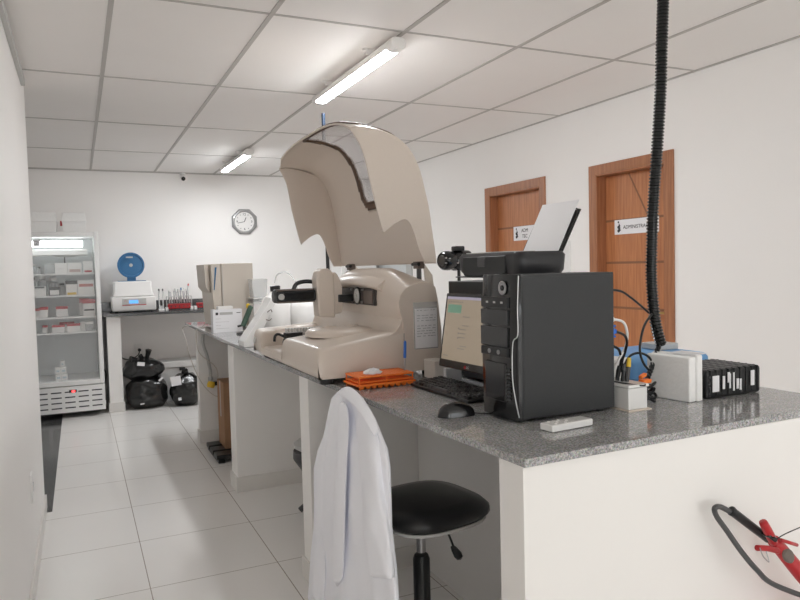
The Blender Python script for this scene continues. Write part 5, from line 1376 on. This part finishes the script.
# black ribbed case with white labels
t = thing('ribbed_case', 'black ribbed plastic case with white label patches on the counter', 'case', (2.0, 1.72, H))
x0, x1, y0, y1, z0, z1 = 1.885, 2.150, 1.632, 1.84, H+0.001, H+0.100
m = MB(); m.box(x0, y0+0.004, z0, x1, y1, z1-0.003); m.build('shell', BLACKP, t, bev=0.012, seg=3)
for i in range(9):
    x = x0+0.016+i*0.0285
    box(x-0.002, y0+0.001, z0+0.010, x+0.002, y1-0.01, z1-0.002).build('rib', BLACKP, t, bev=0.001)
for i in range(6):
    yy = y0+0.02+i*0.03; box(x0+0.012, yy, z1-0.005, x1-0.012, yy+0.006, z1-0.0015).build('top_rib', BLACKP, t, bev=0.001)
for (xa_, xb_, za_, zb_) in ((0.020, 0.050, 0.024, 0.078), (0.068, 0.078, 0.03, 0.074), (0.092, 0.102, 0.05, 0.085), (0.100, 0.106, 0.03, 0.08), (0.118, 0.124, 0.02, 0.082), (0.135, 0.145, 0.025, 0.06), (0.150, 0.158, 0.02, 0.058), (0.205, 0.222, 0.03, 0.082)):
    box(x0+xa_, y0-0.003, z0+za_, x0+xb_, y0-0.0005, z0+zb_).build('label_patch', PAPER, t, smooth=0)
for k_ in range(4):
    MB().cyl((x0+0.010, y0+0.003, z0+0.02+k_*0.018), (x0+0.010, y0-0.002, z0+0.02+k_*0.018), 0.005, 10).build('hole_stud', INK, t)

# ================================================================== STOOL
t = thing('lab_stool', 'black padded swivel stool on a chrome column in the knee space', 'stool', (1.05, 2.12, 0))
cx, cy, st_ = 1.066, 2.120, 0.652
def sq(r, z, p=3.2):
    P = []
    for k in range(40):
        a_ = 2*PI*k/40; c_, s_ = math.cos(a_), math.sin(a_)
        rr2 = r/((abs(c_)**p+abs(s_)**p)**(1/p)); P.append(Vector((cx+rr2*math.cos(a_+0.15), cy+rr2*math.sin(a_+0.15), z)))
    return P
MB().rings([sq(0.150, st_-0.066), sq(0.182, st_-0.062), sq(0.198, st_-0.045), sq(0.197, st_-0.028), sq(0.180, st_-0.012), sq(0.13, st_-0.002), sq(0.05, st_+0.002), sq(0.01, st_+0.003)]).build('seat', VINYL, t, smooth=60)
MB().rings([sq(0.140, st_-0.078), sq(0.186, st_-0.072), sq(0.186, st_-0.062), sq(0.14, st_-0.06)]).build('seat_pan', GREYL, t)
MB().cyl((cx-0.02, cy, 0.455), (cx-0.02, cy, st_-0.07), 0.0165, 20).build('gas_column', SILVER, t, label='chrome column')
MB().lathe([(0.03, 0.12), (0.03, 0.43), (0.024, 0.445)], (cx-0.02, cy, 0), (0, 0, 1), 20).build('column_sleeve', BLACKP, t)
lv = MB().tube([(cx+0.01, cy-0.02, st_-0.075), (cx+0.04, cy-0.06, st_-0.095), (cx+0.065, cy-0.09, 0.475)], 0.004, 8).build('lever', BLACKP, t)
MB().lathe([(0.006, 0), (0.011, 0.012), (0.015, 0.035), (0.012, 0.048), (0.002, 0.054)], (cx+0.058, cy-0.082, 0.489), (0.5, -0.5, -1), 14).build('lever_paddle', BLACKP, lv)
for k_ in range(5):
    a_ = 2*PI*k_/5+0.3
    lg = MB().tube([(cx-0.02+0.02*math.cos(a_), cy+0.02*math.sin(a_), 0.125), (cx-0.02+0.25*math.cos(a_), cy+0.25*math.sin(a_), 0.075)], 0.018, 10, 0, 1, lambda q: 0.022-0.008*q).build('base_leg', BLACKP, t)
    e = Vector((cx-0.02+0.245*math.cos(a_), cy+0.245*math.sin(a_), 0.027)); MB().lathe([(0.026, -0.014), (0.0265, 0), (0.026, 0.014)], e, (math.sin(a_), -math.cos(a_), 0), 16).build('caster', BLACKP, lg)

# ================================================================== LAB COAT
ct = thing('lab_coat', 'white lab coat hanging from the counter edge beside the black stool', 'coat', (0.87, 2.55, 0.2))
def coat_rows():
    rows = [  # v, u_left, u_right, thickness
        (388, 343, 351, 0.02), (392, 338, 356, 0.03), (398, 333, 362, 0.04), (409, 330, 369, 0.045), (420, 328, 375, 0.05),
        (435, 325, 381, 0.05), (450, 319, 387, 0.055), (468, 315, 389.5, 0.055), (485, 315, 390, 0.055), (500, 315.5, 390.5, 0.055), (527, 315, 391, 0.06), (553, 312, 394, 0.06), (570, 311, 396, 0.06), (600, 309, 398, 0.06), (630, 308, 399, 0.055)]
    return rows
def coat_x(u, f=0):
    q = (u-305)/90.0
    return lerp(0.875, 0.835, q)
rows = coat_rows(); rings = []
NC = 72
dense = []
for (r0, r1) in zip(rows, rows[1:]):
    for k in range(4): dense.append([lerp(a, b, k/4) for a, b in zip(r0, r1)])
dense.append(list(rows[-1]))
for v, ul, ur, th in dense:
    rg = []; hgt = (v-389)/240
    for k in range(NC):
        a_ = 2*PI*k/NC
        q = 0.5-0.5*math.cos(a_)
        u = lerp(ul, ur, q); p = on(u, v, 0, coat_x(u))
        fold = ((0.014*math.sin(q*17+v*0.010)+0.007*math.sin(q*37-v*0.02+1.3))*min(1, 0.2+hgt*1.6)+0.02*noise.noise(Vector((q*5, v*0.02, 1.7))))*math.sin(PI*q)
        s_ = abs(math.sin(a_))**0.6*math.copysign(1, math.sin(a_))
        front = s_ > 0
        off = -(th*0.5*s_ + fold*(1 if front else 0.2)) if front else -th*0.35*s_
        rg.append(Vector((p.x+off, p.y+0.3*off, p.z)))
    rings.append(rg)
m = MB(); m.rings(rings); m.build('body', COATM, ct, smooth=180)
# sleeve
def sleeve(path, rad, name='sleeve'):
    P = spl([xa(u, v, x) for u, v, x in path], 40)
    rings = []
    for i, p in enumerate(P):
        q = i/39; rr2 = rad(q); T = (P[min(i+1, 39)]-P[max(i-1, 0)]).normalized()
        side = T.cross(Vector((1, 0, 0))).normalized()
        rg = []
        for k in range(28):
            a_ = 2*PI*k/28; w_ = 1+0.10*math.sin(3*a_+q*9)+0.06*math.sin(5*a_-q*14)
            rg.append(p+side*math.cos(a_)*rr2[0]*w_+Vector((1, 0.3, 0)).normalized()*math.sin(a_)*rr2[1]*w_)
        rings.append(rg)
    return MB().rings(rings).build(name, COATM, ct, smooth=180)
sleeve([(358, 412, 0.865), (363, 425, 0.845), (371, 455, 0.828), (374, 490, 0.820), (376, 530, 0.818), (381, 562, 0.815), (383, 575, 0.815)], lambda q: (lerp(0.03, 0.088, min(1, q*2.6)), lerp(0.015, 0.028, min(1, q*4))))
sleeve([(334, 410, 0.87), (329, 435, 0.86), (323, 470, 0.85), (321, 520, 0.845), (319, 575, 0.84), (318, 600, 0.84)], lambda q: (lerp(0.015, 0.062, min(1, q*3)), 0.018))
# collar folded over the counter edge
def cloth_strip(outer, inner, name, th=0.007):
    rings = []
    for (u0, v0, x0), (u1, v1, x1) in zip(outer, inner):
        a_, b_ = xa(u0, v0, x0), xa(u1, v1, x1)
        rings.append([a_, a_.lerp(b_, 0.33)+Vector((-0.007, 0, 0)), a_.lerp(b_, 0.66)+Vector((-0.009, 0, 0)), b_, b_+Vector((th, 0, 0)), a_.lerp(b_, 0.5)+Vector((th, 0, 0)), a_+Vector((th, 0, 0))])
    return MB().rings(rings).build(name, COATM, ct, smooth=70, sub=1)
cloth_strip([(340, 389, .862), (346, 385.5, .860), (352, 387.5, .852), (359, 394, .842), (366, 404, .832), (373, 416, .824), (379, 430, .818)],
            [(334, 397, .845), (341, 396, .828), (347, 400, .815), (354, 407, .806), (361, 416, .800), (368, 427, .797), (375, 441, .797)], 'collar')
cloth_strip([(346, 399, .815), (349, 420, .800), (347, 450, .794), (345, 490, .790), (344, 540, .788), (343, 590, .788)],
            [(338, 402, .822), (338, 420, .806), (336, 450, .800), (334, 490, .796), (332, 540, .794), (331, 590, .794)], 'front_placket')

# ================================================================== FIRE EXTINGUISHER
t = thing('fire_extinguisher', 'red fire extinguisher with black hose against the near white counter wall', 'fire extinguisher', (1.98, 1.22, 0))
exx, exy = 1.905, 1.235
MB().lathe([(0.072, 0.0), (0.075, 0.012), (0.075, 0.36), (0.066, 0.40), (0.040, 0.432), (0.022, 0.445), (0.020, 0.46)], (exx, exy, 0), (0, 0, 1), 40).build('cylinder', RED, t, smooth=60)
# body pieces given where they hang in front of the panel
Q = lambda u, v, y=1.30: ya(u, v, y)
v0 = Vector((exx, exy, 0.46))
hx = Q(778, 545)
m = MB(); m.tube([v0, lerp(v0, Q(783, 556), 0.5)+Vector((0, 0, 0.0)), Q(783, 552), Q(774, 541)], 0.022, 14, 0, 4, lambda q: 0.024-0.006*q); m.build('valve', RED, t, smooth=180)
m = MB(); a_, b_ = Q(774, 543, 1.28), Q(763, 522, 1.28)
m.tube([a_, lerp(a_, b_, 0.5), b_], 0.011, 10, 0, 4, lambda q: 0.011+0.002*math.sin(PI*q)); m.build('upper_lever', RED, t, smooth=180)
m = MB(); a_, b_ = Q(778, 551, 1.26), Q(757, 548, 1.26)
m.tube([a_, lerp(a_, b_, 0.5)+Vector((0, 0, 0.003)), b_], 0.008, 10, 0, 4); m.build('lower_lever', RED, t, smooth=180)
m = MB(); a_, b_ = Q(781, 540, 1.27), Q(797, 545, 1.27); m.tube([a_, b_], 0.005, 8, 0, 1); m.build('side_arm', RED, t, smooth=180)
MB().lathe([(0.017, 0), (0.019, 0.006), (0.015, 0.010), (0, 0.011)], Q(787, 556, 1.22), (-0.1, -1, 0.4), 20).build('gauge', MECH, t)
m = MB(); m.tube([Q(760, 548, 1.25), Q(763, 556, 1.25), Q(769, 562, 1.25), Q(766, 551, 1.255)], 0.0016, 6); m.build('safety_pin', SILVER, t)
m = MB(); m.tube([Q(775, 540, 1.26), Q(785, 534, 1.26), Q(801, 527, 1.26)], 0.0015, 6); m.build('seal_wire', BLACKP, t)
hs = [Vector((exx-0.005, exy-0.0, 0.455)), Q(775, 585, 1.27), Q(757, 570, 1.28), Q(741, 551, 1.30), Q(727, 531, 1.32), Q(717, 517, 1.33), Q(714.5, 509, 1.33), Q(719, 506.5, 1.33), Q(727, 510, 1.325), Q(735, 515, 1.32)]
MB().tube(hs, 0.0075, 12, 0, 8).build('hose', GREYP, t, smooth=180)
nz = MB(); a_, b_ = Q(731, 510.5, 1.322), Q(768, 539, 1.30)
nz.lathe([(0.013, 0), (0.014, 0.003), (0.0125, 0.010), (0.0118, (b_-a_).length)], a_, b_-a_, 20); nz.build('nozzle', BLACKP, t, smooth=40)
c = Q(768, 536, 1.285); MB().obox(c, (b_-a_), (0, 1, 0), Vector((0, 1, 0)).cross(b_-a_), 0.017, 0.018, 0.007).build('clamp', BLACKG, t, bev=0.004)

# ================================================================== WORLD, CAMERA, VIEW
wd = bpy.data.worlds.new('World'); sc.world = wd; wd.use_nodes = True
wd.node_tree.nodes['Background'].inputs['Color'].default_value = (0.9, 0.9, 0.92, 1)
wd.node_tree.nodes['Background'].inputs['Strength'].default_value = 0.3
cam = bpy.data.cameras.new('camera'); co = bpy.data.objects.new('camera', cam); COL.objects.link(co)
cam.sensor_width = 36; cam.lens = FPX/800*36; cam.clip_start = 0.05
Mx = Matrix((Rv, Uv, -Fv)).transposed().to_4x4(); Mx.translation = EYE
co.matrix_world = Mx
sc.camera = co
sc.view_settings.view_transform = 'Standard'; sc.view_settings.look = 'None'
sc.cycles.diffuse_bounces = 12
sc.view_settings.exposure = 1.58; sc.view_settings.gamma = 1; sc.view_settings.use_curve_mapping = False
